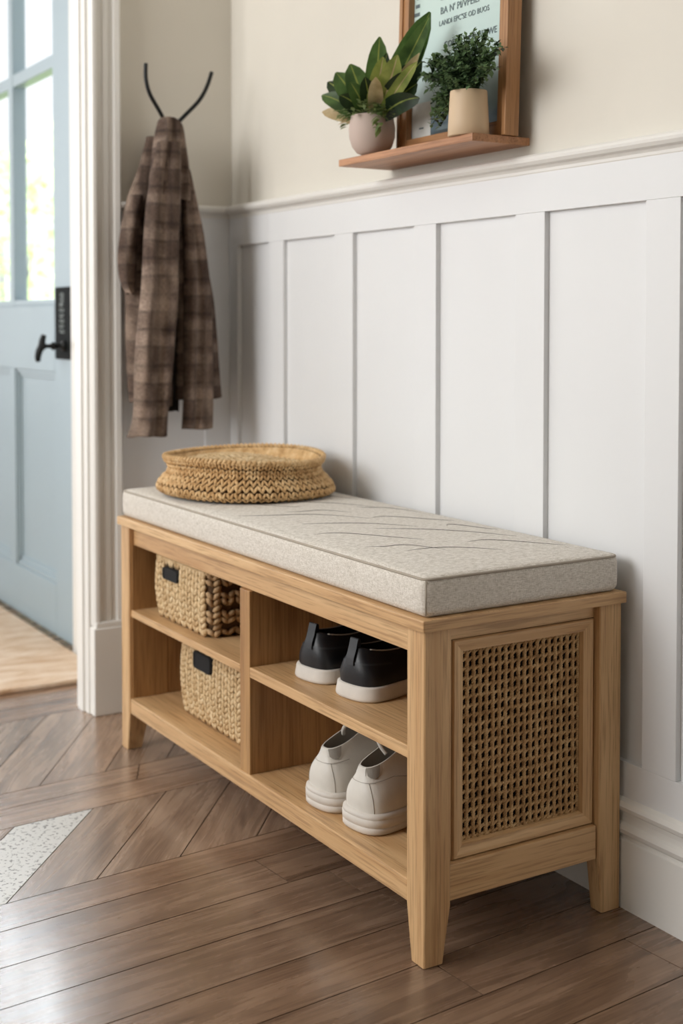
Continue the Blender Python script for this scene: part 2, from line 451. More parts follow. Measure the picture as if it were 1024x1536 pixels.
dbox(1.9, 2.6, .868, .885, .004, .04); dbox(1.9, 2.6, 1.965, 1.98, .006, .04)
b.build('glazing_bar', M['door'], door)
for ya, yb in ((1.91, 2.247), (2.283, 2.59)):
    for za, zb in ((.883, 1.48), (1.51, 1.967)):
        b = MB(); dbox(ya, yb, za, zb, .02, .024, 0); b.build('pane', M['glass'], door)
# lock plate with worn pale lettering, and the lever
b = MB(); dbox(1.755, 1.872, .731, .913, -.008, 0, .003)
plate = b.build('handle_plate', M['plate'], door); plate['label'] = 'tall black lock plate with worn grey lettering'
b = MB()
dbox(1.846, 1.852, .80, .85, -.0086, -.007, 0)
b = MB()
for k in range(6):
    z = .797 + k * .0135
    dbox(1.80, 1.835, z, z + .003, -.0088, -.007, 0); dbox(1.80, 1.835, z + .0065, z + .0085, -.0088, -.007, 0)
    dbox(1.80 if k % 2 else 1.825, 1.81 if k % 2 else 1.835, z, z + .0085, -.0088, -.007, 0)
for k in range(8): dbox(1.80 + .004 * (k % 2), 1.833 - .005 * (k % 3), .868 + k * .004, .870 + k * .004, -.0088, -.007, 0)
b.build('plate_lettering', M['mark'], plate)
b = MB()
hz = .765 + dz; hy = D(1.80)
b.lathe([(0, 0), (.014, 0), (.014, .004), (.008, .008), (.0055, .014), (.0055, .022), (.010, .026), (.0105, .031), (.006, .036), (.005, .046), (.009, .052), (.012, .056), (.0, .058)], 20)
for i, v in enumerate(b.v): b.v[i] = (-.008 - v[2], hy + v[0], hz + v[1])
g = [(-.060, hy + .0, hz + .028), (-.064, hy + .002, hz + .016), (-.066, hy + .004, hz), (-.071, hy + .006, hz - .012), (-.074, hy + .008, hz - .028), (-.072, hy + .009, hz - .038)]
b.tube(catmull(g, 16), [.006 + .003 * sin(pi * i / 15) for i in range(16)], 12)
b.build('handle', M['black'], door)

# mat in the entry
b = MB(); b.box(-.80, .150, 1.478, 2.55, 0, .012, .005)
m_ = b.build('door_mat', M['mat']); tag(m_, 'tan woven mat on the floor in front of the blue door', 'mat')

# ------------------------------------------------------------------ floor
def clip(poly, px, py, nx, ny):
    """keep side where (p-(px,py)).n >= 0"""
    out = []
    for i in range(len(poly)):
        a = poly[i]; c = poly[(i + 1) % len(poly)]
        da = (a[0] - px) * nx + (a[1] - py) * ny; dc = (c[0] - px) * nx + (c[1] - py) * ny
        if da >= 0: out.append(a)
        if da * dc < 0:
            t = da / (da - dc); out.append((a[0] + (c[0] - a[0]) * t, a[1] + (c[1] - a[1]) * t))
    return out
fl_v, fl_f, fl_uv, fl_tone, fl_mi = [], [], [], [], []
def board(poly, ang, tone, mi=0, gap=.0009):
    if len(poly) < 3: return
    area = sum(poly[i][0] * poly[(i + 1) % len(poly)][1] - poly[(i + 1) % len(poly)][0] * poly[i][1] for i in range(len(poly)))
    if abs(area) < 2e-5: return
    if area < 0: poly = poly[::-1]
    n = len(poly)
    ins = poly
    for i in range(n):
        a = poly[i]; c = poly[(i + 1) % n]; L = sqrt((c[0] - a[0]) ** 2 + (c[1] - a[1]) ** 2)
        if L < 1e-6: continue
        nx, ny = -(c[1] - a[1]) / L, (c[0] - a[0]) / L
        ins = clip(ins, a[0] + nx * gap, a[1] + ny * gap, nx, ny)
        if len(ins) < 3: return
    k = len(fl_v); m = len(ins); ou, ov = rnd.uniform(0, 40), rnd.uniform(0, 40); ca, sa = cos(ang), sin(ang)
    for p in ins:
        fl_v.append((p[0], p[1], 0)); fl_uv.append((p[0] * ca + p[1] * sa + ou, -p[0] * sa + p[1] * ca + ov)); fl_tone.append(tone)
    for p in ins:
        fl_v.append((p[0], p[1], -.004)); fl_uv.append((ou, ov)); fl_tone.append((.2, .2, .2))
    fl_f.append(tuple(range(k, k + m))); fl_mi.append(mi)
    for i in range(m): fl_f.append((k + i, k + m + i, k + m + (i + 1) % m, k + (i + 1) % m)); fl_mi.append(mi)
def tone(base=1.0, warm=0.0, sp=.10):
    t = base * (1 + rnd.uniform(-sp, sp)); w = warm + rnd.uniform(-.03, .03)
    return (t * (1 + w), t, t * (1 - w))
# long boards near the viewer run across towards the panelled wall
a0 = radians(4.0)            # their slight turn
dirx, diry = cos(a0), sin(a0)
P0 = (.037, .494)            # on the seam
def along(n, d):             # coordinates: n boards' normal distance, d along
    return (P0[0] + dirx * d - diry * n, P0[1] + diry * d + dirx * n)
edges = [0, -.078, -.174, -.270, -.372, -.475, -.58, -.69, -.80, -.92, -1.04, -1.2, -1.4, -1.7, -2.1, -2.6, -3.3, -4.2]
seams = {0: [.05], 1: [-.07, .9], 2: [.0], 3: [.02], 4: [-.9, .35], 5: [-.05], 6: [.2]}
for i in range(len(edges) - 1):
    ds = [-3.2] + sorted(seams.get(i, [rnd.uniform(-.8, .2)])) + [1.0]
    for d0, d1 in zip(ds[:-1], ds[1:]):
        poly = [along(edges[i + 1], d0), along(edges[i + 1], d1), along(edges[i], d1), along(edges[i], d0)]
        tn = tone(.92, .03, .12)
        if i >= 2: tn = tuple(c * (.84 if i == 2 else .76) for c in tn)  # courses nearest the viewer darkened, shading put into the board tone
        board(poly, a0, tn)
# chevron field beyond the seam, colour made paler and greyer for floor sheen
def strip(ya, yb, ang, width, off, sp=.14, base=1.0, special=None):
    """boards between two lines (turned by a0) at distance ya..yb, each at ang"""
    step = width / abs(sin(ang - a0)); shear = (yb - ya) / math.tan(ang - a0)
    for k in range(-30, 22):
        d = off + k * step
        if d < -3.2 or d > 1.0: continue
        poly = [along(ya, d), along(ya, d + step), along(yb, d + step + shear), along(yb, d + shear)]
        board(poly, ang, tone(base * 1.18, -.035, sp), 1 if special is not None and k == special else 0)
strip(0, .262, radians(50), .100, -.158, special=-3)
# kite shaped courses between the two zig-zag rows, sheen lightened in their tone too
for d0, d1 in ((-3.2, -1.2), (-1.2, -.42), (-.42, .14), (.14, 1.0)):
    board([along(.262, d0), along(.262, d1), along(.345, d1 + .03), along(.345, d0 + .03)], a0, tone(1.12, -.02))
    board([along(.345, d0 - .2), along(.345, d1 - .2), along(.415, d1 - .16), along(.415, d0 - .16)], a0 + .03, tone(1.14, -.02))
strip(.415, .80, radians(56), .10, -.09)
e2 = [.80, .89, .98, 1.08, 1.18, 1.28, 1.40, 1.55, 1.7, 1.9, 2.2, 2.6, 3.0, 3.6, 4.3]
for i in range(len(e2) - 1):
    ds = [-3.2, rnd.uniform(-.9, -.2), 1.0]
    for d0, d1 in zip(ds[:-1], ds[1:]):
        board([along(e2[i], d0), along(e2[i], d1), along(e2[i + 1], d1), along(e2[i + 1], d0)], a0, tone(.95, .04))
k = len(fl_v)
for p in ((XL, YF), (.5, YF), (.5, 4.4), (XL, 4.4)): fl_v.append((p[0], p[1], -.0035)); fl_uv.append((0, 0)); fl_tone.append((.3, .3, .3))
fl_f.append((k, k + 1, k + 2, k + 3)); fl_mi.append(2)
me = bpy.data.meshes.new('floor'); me.from_pydata(fl_v, [], fl_f)
for m in (M['floor'], M['glare_speck'], M['gap']): me.materials.append(m)
me.polygons.foreach_set('material_index', fl_mi)
u = me.uv_layers.new(name='UVMap')
ca_ = me.color_attributes.new('tone', 'FLOAT_COLOR', 'POINT')
for i, t in enumerate(fl_tone): ca_.data[i].color = (t[0], t[1], t[2], 1)
for li, lp in enumerate(me.loops): u.data[li].uv = fl_uv[lp.vertex_index]
fo = bpy.data.objects.new('floor', me); C.objects.link(fo)
tag(fo, 'brown oak floorboards, straight in front and chevron further back', 'floor', kind='structure')

# ------------------------------------------------------------------ storage bench
BL, BD, H = 1.022, .336, .45
bench = empty('storage_bench', (0, 0, 0), 'oak storage bench with open cubbies and woven cane end panel', 'bench')
LW, LX = .040, .042
def leg(xo, yo, sx, sy, rear=False):
    """xo,yo outer corner; sx,sy direction inwards"""
    rows = []
    prof = ((0, .033, .0225), (.001, .034, .0232), (.074, .040, .0265), (.30, .040, .0265), (.434, .040, .0265)) if rear else ((0, .029, .028), (.001, .030, .029), (.074, LX, LW), (.30, LX, LW), (.434, LX, LW))
    for z, kx, ky in prof:
        e = .0018
        x0, x1, y0, y1 = 0 + (e if z == 0 else 0), kx - (e if z == 0 else 0), (e if z == 0 else 0), ky - (e if z == 0 else 0)
        c = .0016
        ring = [(x0 + c, y0), (x1 - c, y0), (x1, y0 + c), (x1, y1 - c), (x1 - c, y1), (x0 + c, y1), (x0, y1 - c), (x0, y0 + c)]
        rows.append([(xo + sx * x, yo + sy * y, z) for x, y in ring])
    m = MB(); m.grid(rows, closed_u=True, smooth=False); m.fan(rows[0], flip=True); m.fan(rows[-1])
    m.build('leg', M['oak_z'], bench)
leg(0, 0, 1, 1); leg(BD, 0, -1, 1, True); leg(0, BL, 1, -1); leg(BD, BL, -1, -1, True)
b = MB(); b.box(-.006, BD + .004, -.006, BL + .006, .434, H, .0022); tb = b.build('top_board', [M['oak_y'], M['oak_x']], bench)
for p in tb.data.polygons:
    if abs(p.normal.y) > .7: p.material_index = 1
b = MB(); b.box(.0095, .024, LW, BL - LW, .3985, .4325, .0016); b.build('front_apron', M['oak_y'], bench)
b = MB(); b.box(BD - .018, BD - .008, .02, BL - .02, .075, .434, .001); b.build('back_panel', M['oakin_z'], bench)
b = MB()
b.box(.0015, .022, LW, BL - LW, .0735, .103, .0025); b.box(.020, BD - .018, .018, BL - .018, .083, .1025, .001)
b.build('bottom_shelf', M['oak_y'], bench)
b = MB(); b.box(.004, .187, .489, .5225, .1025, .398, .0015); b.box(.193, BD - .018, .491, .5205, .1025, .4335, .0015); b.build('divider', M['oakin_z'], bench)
b = MB(); b.box(.004, BD - .018, .5225, BL - .032, .2605, .2735, .0016); b.build('middle_shelf', M['oak_y'], bench)
b = MB(); b.box(.004, BD - .018, .032, .489, .260, .2765, .0016); o = b.build('middle_shelf', M['oak_y'], bench)
# end panels
for end in (0, 1):
    def Y(y): return y if end == 0 else BL - y
    def eb(m, x0, x1, ya, yb, z0, z1, r=.0012): m.box(x0, x1, min(Y(ya), Y(yb)), max(Y(ya), Y(yb)), z0, z1, r)
    b = MB(); eb(b, LX - .002, BD - LX + .002, .012, .030, .4155, .434); b.build('upper_end_rail', M['oak_x'], bench)
    b = MB(); eb(b, LX - .004, BD - LX + .0, .003, .026, .078, .1255, .002); b.build('lower_end_rail', M['oak_x'], bench)
    x0, x1, z0, z1 = .045, BD - LX + .001, .1255, .4155
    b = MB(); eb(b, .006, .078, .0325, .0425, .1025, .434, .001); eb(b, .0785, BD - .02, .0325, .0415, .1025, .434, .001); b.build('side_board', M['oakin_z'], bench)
    if end == 0:
        # mitred moulding frame
        fx0, fx1, fz0, fz1 = .0525, .2935, .1265, .4145
        w = .0185
        pr = [(0, .012), (.0015, .0095), (.006, .0095), (.0145, .0125), (.0165, .0125), (w, .0185), (w, .026), (0, .026)]
        corners = [(fx0, fz0, 1, 1), (fx1, fz0, -1, 1), (fx1, fz1, -1, -1), (fx0, fz1, 1, -1)]
        frame = MB()
        parts = [[], []]
        for s in range(4):
            A = corners[s]; Bc = corners[(s + 1) % 4]
            r0 = [(A[0] + A[2] * t, d, A[1] + A[3] * t) for t, d in pr]; r1 = [(Bc[0] + Bc[2] * t, d, Bc[1] + Bc[3] * t) for t, d in pr]
            m = MB(); m.grid([r0, r1], closed_u=True, smooth=False); m.fan(r0); m.fan(r1)
            m.build('panel_moulding', M['oak_x' if s % 2 == 0 else 'oak_z'], bench)
        for xa_, xb_ in ((fx0 - .012, fx0 - .0003), (fx1 + .0003, BD - LX + .002)):
            b = MB(); b.box(xa_, xb_, .013, .028, fz0, fz1, .0008); b.build('panel_stile', M['oak_z'], bench)
        # woven cane
        b = MB()
        cx0, cx1, cz0, cz1 = fx0 + w, fx1 - w, fz0 + w, fz1 - w
        nc, nr = 19, 20; pw = (cx1 - cx0) / nc; ph = (cz1 - cz0) / nr
        T = Vector((1, 0, 0)); B = Vector((0, 0, 1)); N = Vector((0, -1, 0))
        for i in range(nc + 1):
            for j in range(nr + 1):
                if j < nr:
                    c = Vector((min(max(cx0 + i * pw + rnd.uniform(-.0005, .0005), cx0 + .002), cx1 - .002), .0205, cz0 + (j + .5) * ph + rnd.uniform(-.0005, .0005)))
                    e = 1 if 0 < i < nc else .6
                    for q in (-1.5, -.5, .5, 1.5):
                        stitch(b, c + B * (q * ph * .25), T, B, N, radians(42 + rnd.uniform(-7, 7)), .0048 * e, .0019, .0028, hi=False)
                if i < nc:
                    c = Vector((cx0 + (i + .5) * pw, .0213, min(max(cz0 + j * ph, cz0 + .002), cz1 - .002)))
                    for q in (-.5, .5):
                        stitch(b, c + T * (q * .0032) + B * (q * .0022), T, B, N, radians(46 + rnd.uniform(-8, 8)), .0044, .0020, .0024)
        b.build('cane_weave', M['cane'], bench)
        b = MB(); b.box(cx0 - .004, cx1 + .004, .0255, .028, cz0 - .004, cz1 + .004, 0); b.build('weave_backing', M['darkback'], bench)
    else:
        b = MB(); eb(b, LX, BD - LX, .014, .026, .1255, .4155, .001); b.build('end_panel', M['oak_z'], bench)

# ------------------------------------------------------------------ cushion
cush = empty('bench_cushion', (.167, BL / 2, H), 'grey beige linen bench cushion lying on the oak bench', 'cushion')
hx, hy_, hz_ = .1655, BL / 2 - .001, .0265     # half sizes
def cush_pt(ux, uy, uz, r=.011):
    p = Vector((ux * hx, uy * hy_, uz * hz_)); q = Vector((max(-hx + r, min(hx - r, p.x)), max(-hy_ + r, min(hy_ - r, p.y)), max(-hz_ + r, min(hz_ - r, p.z))))
    d = p - q
    if d.length > 1e-9:
        d = d.normalized() * r if True else d
        p = q + d
    # the top swells a little, sides bulge
    k = (1 - (p.x / hx) ** 4) * (1 - (p.y / hy_) ** 6)
    if uz > 0.2: p.z += .006 * k * min(1, (uz - .2) / .6)
    s = 1 - (p.z / hz_) ** 2
    return Vector((p.x + .0015 * s * (1 if ux > 0 else -1) * (abs(ux) > .95), p.y, p.z + hz_))
bm = bmesh.new(); bmesh.ops.create_cube(bm, size=2)
def cuts(n, r, h): # parameter positions denser at the rims
    a = [-1 + (r / h) * (i / 4) for i in range(5)]; m = n
    mid = [-1 + r / h + (2 - 2 * r / h) * i / m for i in range(1, m)]
    return a + mid + [-x for x in a[::-1]]
ux = cuts(14, .011, hx); uy = cuts(40, .011, hy_); uz = cuts(3, .011, hz_)
b = MB()
def face(f, A, Bq):
    b.grid([[f(a, c) for c in Bq] for a in A])
face(lambda a, c: cush_pt(a, c, 1), ux, uy); face(lambda a, c: cush_pt(a, c, -1), ux, uy)
face(lambda a, c: cush_pt(1, a, c), uy, uz); face(lambda a, c: cush_pt(-1, a, c), uy, uz)
face(lambda a, c: cush_pt(a, 1, c), ux, uz); face(lambda a, c: cush_pt(a, -1, c), ux, uz)
bm.free()
b.build('cover', M['linen'], cush)
b = MB(); loop = []
zt = 2 * hz_ - .0035
rr = .013
for cx_, cy_, a_ in ((hx - rr, hy_ - rr, 0), (-hx + rr, hy_ - rr, 90), (-hx + rr, -hy_ + rr, 180), (hx - rr, -hy_ + rr, 270)):
    for i in range(7):
        t = radians(a_ + i * 15); loop.append((cx_ + (rr - .0015) * cos(t), cy_ + (rr - .0015) * sin(t), zt))
loop.append(loop[0])
b.tube(loop, .0019, 8); b.build('piping', M['pipe'], cush)
for sx_ in (-1,):
    b = MB(); b.tube([(sx_ * (hx - .003), -(hy_ - .003), .004), (sx_ * (hx - .0028), -(hy_ - .0028), .025), (sx_ * (hx - .003), -(hy_ - .003), .048)], .0012, 6)
    b.build('corner_seam', M['pipe'], cush)
# thin dark crease lines wandering across the top
def top_z(x, y):
    k = (1 - (x / hx) ** 4) * (1 - (y / hy_) ** 6); return 2 * hz_ + .006 * k
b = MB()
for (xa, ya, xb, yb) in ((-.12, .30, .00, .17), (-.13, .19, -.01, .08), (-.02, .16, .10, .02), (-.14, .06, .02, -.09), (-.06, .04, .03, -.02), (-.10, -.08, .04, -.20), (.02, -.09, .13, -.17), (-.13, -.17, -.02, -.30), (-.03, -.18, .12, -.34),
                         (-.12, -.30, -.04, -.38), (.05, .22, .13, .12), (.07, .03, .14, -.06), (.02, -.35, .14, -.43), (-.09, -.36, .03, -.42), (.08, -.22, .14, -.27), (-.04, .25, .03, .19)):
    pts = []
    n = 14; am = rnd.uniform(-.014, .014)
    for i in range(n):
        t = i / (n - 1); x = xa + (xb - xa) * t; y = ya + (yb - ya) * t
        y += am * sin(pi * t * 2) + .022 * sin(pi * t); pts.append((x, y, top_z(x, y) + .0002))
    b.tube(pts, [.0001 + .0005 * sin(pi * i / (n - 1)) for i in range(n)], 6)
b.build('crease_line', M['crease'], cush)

# ------------------------------------------------------------------ woven baskets
def weave(mb, P, nu, nv, closed, size=1.0, mi=0, jitter=.12, loose=0, ang=34, hi=False):
    """V-shaped stitches over a surface P(u,v)->(point, normal); u along, v up"""
    for i in range(nu):
        for j in range(nv):
            for s in (-1, 1):
                u = (i + .5 + s * .24) / nu; v = (j + .5) / nv
                if loose and rnd.random() < loose: continue
                p, n = P(u, v); p2, _ = P(u + .002, v); p3, _ = P(u, min(v + .02, 1)); p4, _ = P(u, max(v - .02, 0))
                T = (p2 - p).normalized(); B = (p3 - p4); B = (B - T * B.dot(T)).normalized(); N = n
                du = (P((i + 1) / nu, v)[0] - P(i / nu, v)[0]).length; dv = (P(u, (j + 1) / nv)[0] - P(u, j / nv)[0]).length
                k = 1 + rnd.uniform(-jitter, jitter)
                stitch(mb, p + N * rnd.uniform(-.0006, .0006) + B * (s * .0), T, B, N, radians(90 - s * (ang + rnd.uniform(-6, 6))),
                       dv * .80 * k * size, du * .235 * k * size, min(du, dv) * .34 * size, mi, hi)

# low round tray basket on the cushion
TB = (.163, .812, .5122)
tray = empty('woven_tray_basket', TB, 'round low braided seagrass tray standing on the bench cushion', 'basket')
RX, RY = .149, .166
def tray_prof(v):   # slumped outline: wide foot, narrow waist, flared lip
    return catmull([(1.0, 0), (1.06, .010), (1.02, .024), (.945, .037), (.925, .048), (.965, .058), (.99, .064)], 61)[int(round(max(0, min(1, v)) * 60))]
def trayP(u, v, off=0.0):
    a = 2 * pi * u; r, z = tray_prof(v)
    wob = 1 + .012 * sin(3 * a + 1) + .01 * sin(5 * a)
    # the near right foot kicks outwards a bit
    k = math.exp(-((a - 5.35) % (2 * pi) if ((a - 5.35) % (2 * pi)) < pi else 2 * pi - ((a - 5.35) % (2 * pi))) ** 2 / .15)
    r *= wob * (1 + .05 * k * max(0, 1 - z / .038) - .03 * k * (z > .03) * (z - .03) / .03)
    z += .003 * sin(2 * a + .5) * z / .06
    p = Vector((r * RX * cos(a), r * RY * sin(a), z)); n = Vector((cos(a) / RX, sin(a) / RY, 0)).normalized()
    return p + n * off, n
b = MB(); weave(b, trayP, 74, 8, True, 1.0, ang=24)
# wall behind the stitches and the floor
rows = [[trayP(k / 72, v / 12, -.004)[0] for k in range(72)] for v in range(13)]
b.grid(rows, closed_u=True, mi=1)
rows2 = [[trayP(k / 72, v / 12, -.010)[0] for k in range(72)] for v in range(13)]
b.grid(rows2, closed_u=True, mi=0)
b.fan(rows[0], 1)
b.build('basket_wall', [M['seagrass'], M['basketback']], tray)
# rope lip
b = MB()
n = 110
for i in range(n):
    u = i / n; p, N = trayP(u, 1.0, -.003); p2, _ = trayP(u + .004, 1.0, -.003); T = (p2 - p).normalized()
    stitch(b, p + Vector((0, 0, .002)), T, (Vector((0, 0, 1)) * .8 + N * .6).normalized(), (N * .8 - Vector((0, 0, .6))).normalized(), radians(38), .0088, .0042, .0055)
b.build('rim', M['seagrass'], tray)
# braided inner base, coiled, rising in folds just below the lip
b = MB()
turns = 11
for k in range(turns):
    rr_ = (k + .6) / turns; m = max(6, int(70 * rr_))
    for i in range(m):
        a = 2 * pi * (i + .5 * (k % 2)) / m
        x = rr_ * RX * .90 * cos(a); y = rr_ * RY * .90 * sin(a)
        z = .050 + .006 * sin(2.2 * (a - .6)) * rr_ + .004 * mnoise.noise(Vector((x * 14, y * 14, 0)))
        T = Vector((-sin(a) * RX, cos(a) * RY, 0)).normalized(); B = Vector((cos(a), sin(a), 0))
        stitch(b, Vector((x, y, z)), T, B, Vector((0, 0, 1)), radians(25), .0082, .0058, .004)
b.build('inner_base', M['seagrass_pale'], tray)

# two rectangular storage baskets in the left cubbies
def rect_basket(name, loc, w, d, h, label, nfx, nv, side_loose, slot, mat_side):
    """w along Y, d along X, front faces -X"""
    t = empty(name, loc, label, 'basket', group='woven storage baskets in the cubbies')
    hw, hd = w / 2, d / 2; r = .022
    def outline(s):  # s in metres around, starting at the near end of the front face, clockwise
        segs = []
        pts = []
        for cx_, cy_, a0_ in ((-hd + r, hw - r, 90), (-hd + r, -hw + r, 180), (hd - r, -hw + r, 270), (hd - r, hw - r, 0)):
            for i in range(7):
                a = radians(a0_ + i * 15); pts.append(Vector((cx_ + r * cos(a), cy_ + r * sin(a), 0)))
        pts.append(pts[0]); return pts
    pts = outline(0); cum = [0]
    for i in range(1, len(pts)): cum.append(cum[-1] + (pts[i] - pts[i - 1]).length)
    tot = cum[-1]
    def P(u, v):
        s = (u % 1.0) * tot
        k = 0
        while k < len(cum) - 2 and cum[k + 1] < s: k += 1
        f = (s - cum[k]) / max(1e-9, cum[k + 1] - cum[k]); q = pts[k].lerp(pts[k + 1], f)
        tn = (pts[k + 1] - pts[k]).normalized() if (pts[k + 1] - pts[k]).length > 1e-9 else Vector((0, 1, 0))
        n = Vector((tn.y, -tn.x, 0))
        if n.dot(q) < 0: n = -n
        bul = 1 + .035 * sin(pi * min(1, max(0, v))) - .03 * (1 - v) ** 4
        return Vector((q.x * bul, q.y * bul, .004 + v * (h - .006))), n
    nu = int(round(tot / (w / nfx)))
    body = MB()
    u_front = (pi * r / 2 * 0 + cum[6] + (w - 2 * r)) / tot   # end of the front face
    for i in range(nu):
        for j in range(nv):
            for s in (-1, 1):
                u = (i + .5 + s * .24) / nu; v = (j + .5) / nv
                p, n = P(u, v)
                if slot[0] - .004 < p.y < slot[1] + .004 and slot[2] - .003 < p.z < slot[3] + .003 and p.x < 0: continue
                side = n.y < -.75
                p2, _ = P(u + .002, v); T = (p2 - p).normalized(); B = Vector((0, 0, 1))
                du = tot / nu; dv = h / nv; k = 1 + rnd.uniform(-.12, .12)
                if side and side_loose:
                    if (j % 3 == 1) and (s < 0 or i % 2 == 0): continue
                    stitch(body, p + n * rnd.uniform(-.001, .001), T, B, n, radians(90 - s * (52 + rnd.uniform(-16, 16))), dv * .95 * k, du * .21, du * .2, 1)
                else:
                    stitch(body, p + n * rnd.uniform(-.0005, .0005), T, B, n, radians(90 - s * (33 + rnd.uniform(-7, 7))), dv * .86 * k, du * .225 * k, min(du, dv) * .36, 0)
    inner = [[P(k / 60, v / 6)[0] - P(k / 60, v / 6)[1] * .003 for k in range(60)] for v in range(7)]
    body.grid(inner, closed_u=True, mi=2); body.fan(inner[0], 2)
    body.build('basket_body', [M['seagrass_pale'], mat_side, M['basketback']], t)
    lip = MB(); n_ = 120
    for i in range(n_):
        p, n = P(i / n_, 1); p2, _ = P(i / n_ + .003, 1); T = (p2 - p).normalized()
        stitch(lip, p, T, Vector((0, 0, 1)), n, radians(35), .0075, .0038, .0045)
    lip.build('rim', M['seagrass_pale'], t)
    tabm = MB()
    xf = -hd * 1.035
    ya, yb, za, zb = slot
    # black rounded handle lining, hollowed
    prof = []
    rc = min(.006, (zb - za) * .4)
    for cy_, cz_, a_ in ((yb - rc, zb - rc, 0), (ya + rc, zb - rc, 90), (ya + rc, za + rc, 180), (yb - rc, za + rc, 270)):
        for i in range(5):
            a = radians(a_ + i * 22.5); prof.append((cy_ + rc * cos(a), cz_ + rc * sin(a)))
    cyc, czc = (ya + yb) / 2, (za + zb) / 2
    rws = [[(xf + dx, cyc + (y - cyc) * k, czc + (z - czc) * k) for y, z in prof] for dx, k in ((.004, 1.04), (-.0045, 1.04), (-.0056, .97), (-.0050, .88), (-.0036, .85))]
    tabm.grid(rws, closed_u=True); tabm.fan(rws[-1])
    hb = tabm.build('handle', M['blackmatte'], t); hb['label'] = 'black handle slot'
    return t
rect_basket('storage_basket', (.125, .811, .2735), .232, .19, .116, 'braided seagrass basket with black handle on the upper left shelf', 9, 10, True, (-.002 + .0, .063, .079, .0995), M['seagrass_brown'])
rect_basket('storage_basket', (.150, .738, .1025), .262, .19, .140, 'braided seagrass basket with black handle on the bottom shelf', 11, 13, False, (-.012, .057, .099, .128), M['seagrass_pale'])

# ------------------------------------------------------------------ shoes
def outline_pt(t, L, wid, toe_in=0.0):
    """sole outline; t 0..1 around: starts at heel centre, goes along the -y side to the toe and back"""
    k = [(0, 0), (.012, -.26), (.06, -.42), (.16, -.46), (.35, -.42), (.55, -.44), (.72, -.50), (.86, -.45), (.95, -.30), (.995, -.10), (1.0, .0),
         (.985, .14), (.93, .32), (.83, .44), (.70, .48), (.52, .40), (.35, .38), (.17, .44), (.06, .40), (.012, .25), (0, 0)]
    cum = [0]
    for i in range(1, len(k)): cum.append(cum[-1] + sqrt(((k[i][0] - k[i - 1][0]) * 2.6) ** 2 + (k[i][1] - k[i - 1][1]) ** 2))
    s = (t % 1.0) * cum[-1]; i = 0
    while i < len(k) - 2 and cum[i + 1] < s: i += 1
    f = (s - cum[i]) / max(1e-9, cum[i + 1] - cum[i])
    n = len(k) - 1
    a, b_, c, d = k[(i - 1) % n], k[i], k[i + 1], k[(i + 2) % n if i + 2 > n else i + 2]
    if i == 0: a = k[n - 1]
    if i == n - 1: d = k[1]
    q = [.5 * (2 * b_[m] + (c[m] - a[m]) * f + (2 * a[m] - 5 * b_[m] + 4 * c[m] - d[m]) * f * f + (3 * b_[m] - a[m] - 3 * c[m] + d[m]) * f ** 3) for m in (0, 1)]
    return Vector((q[0] * L, q[1] * wid, 0))

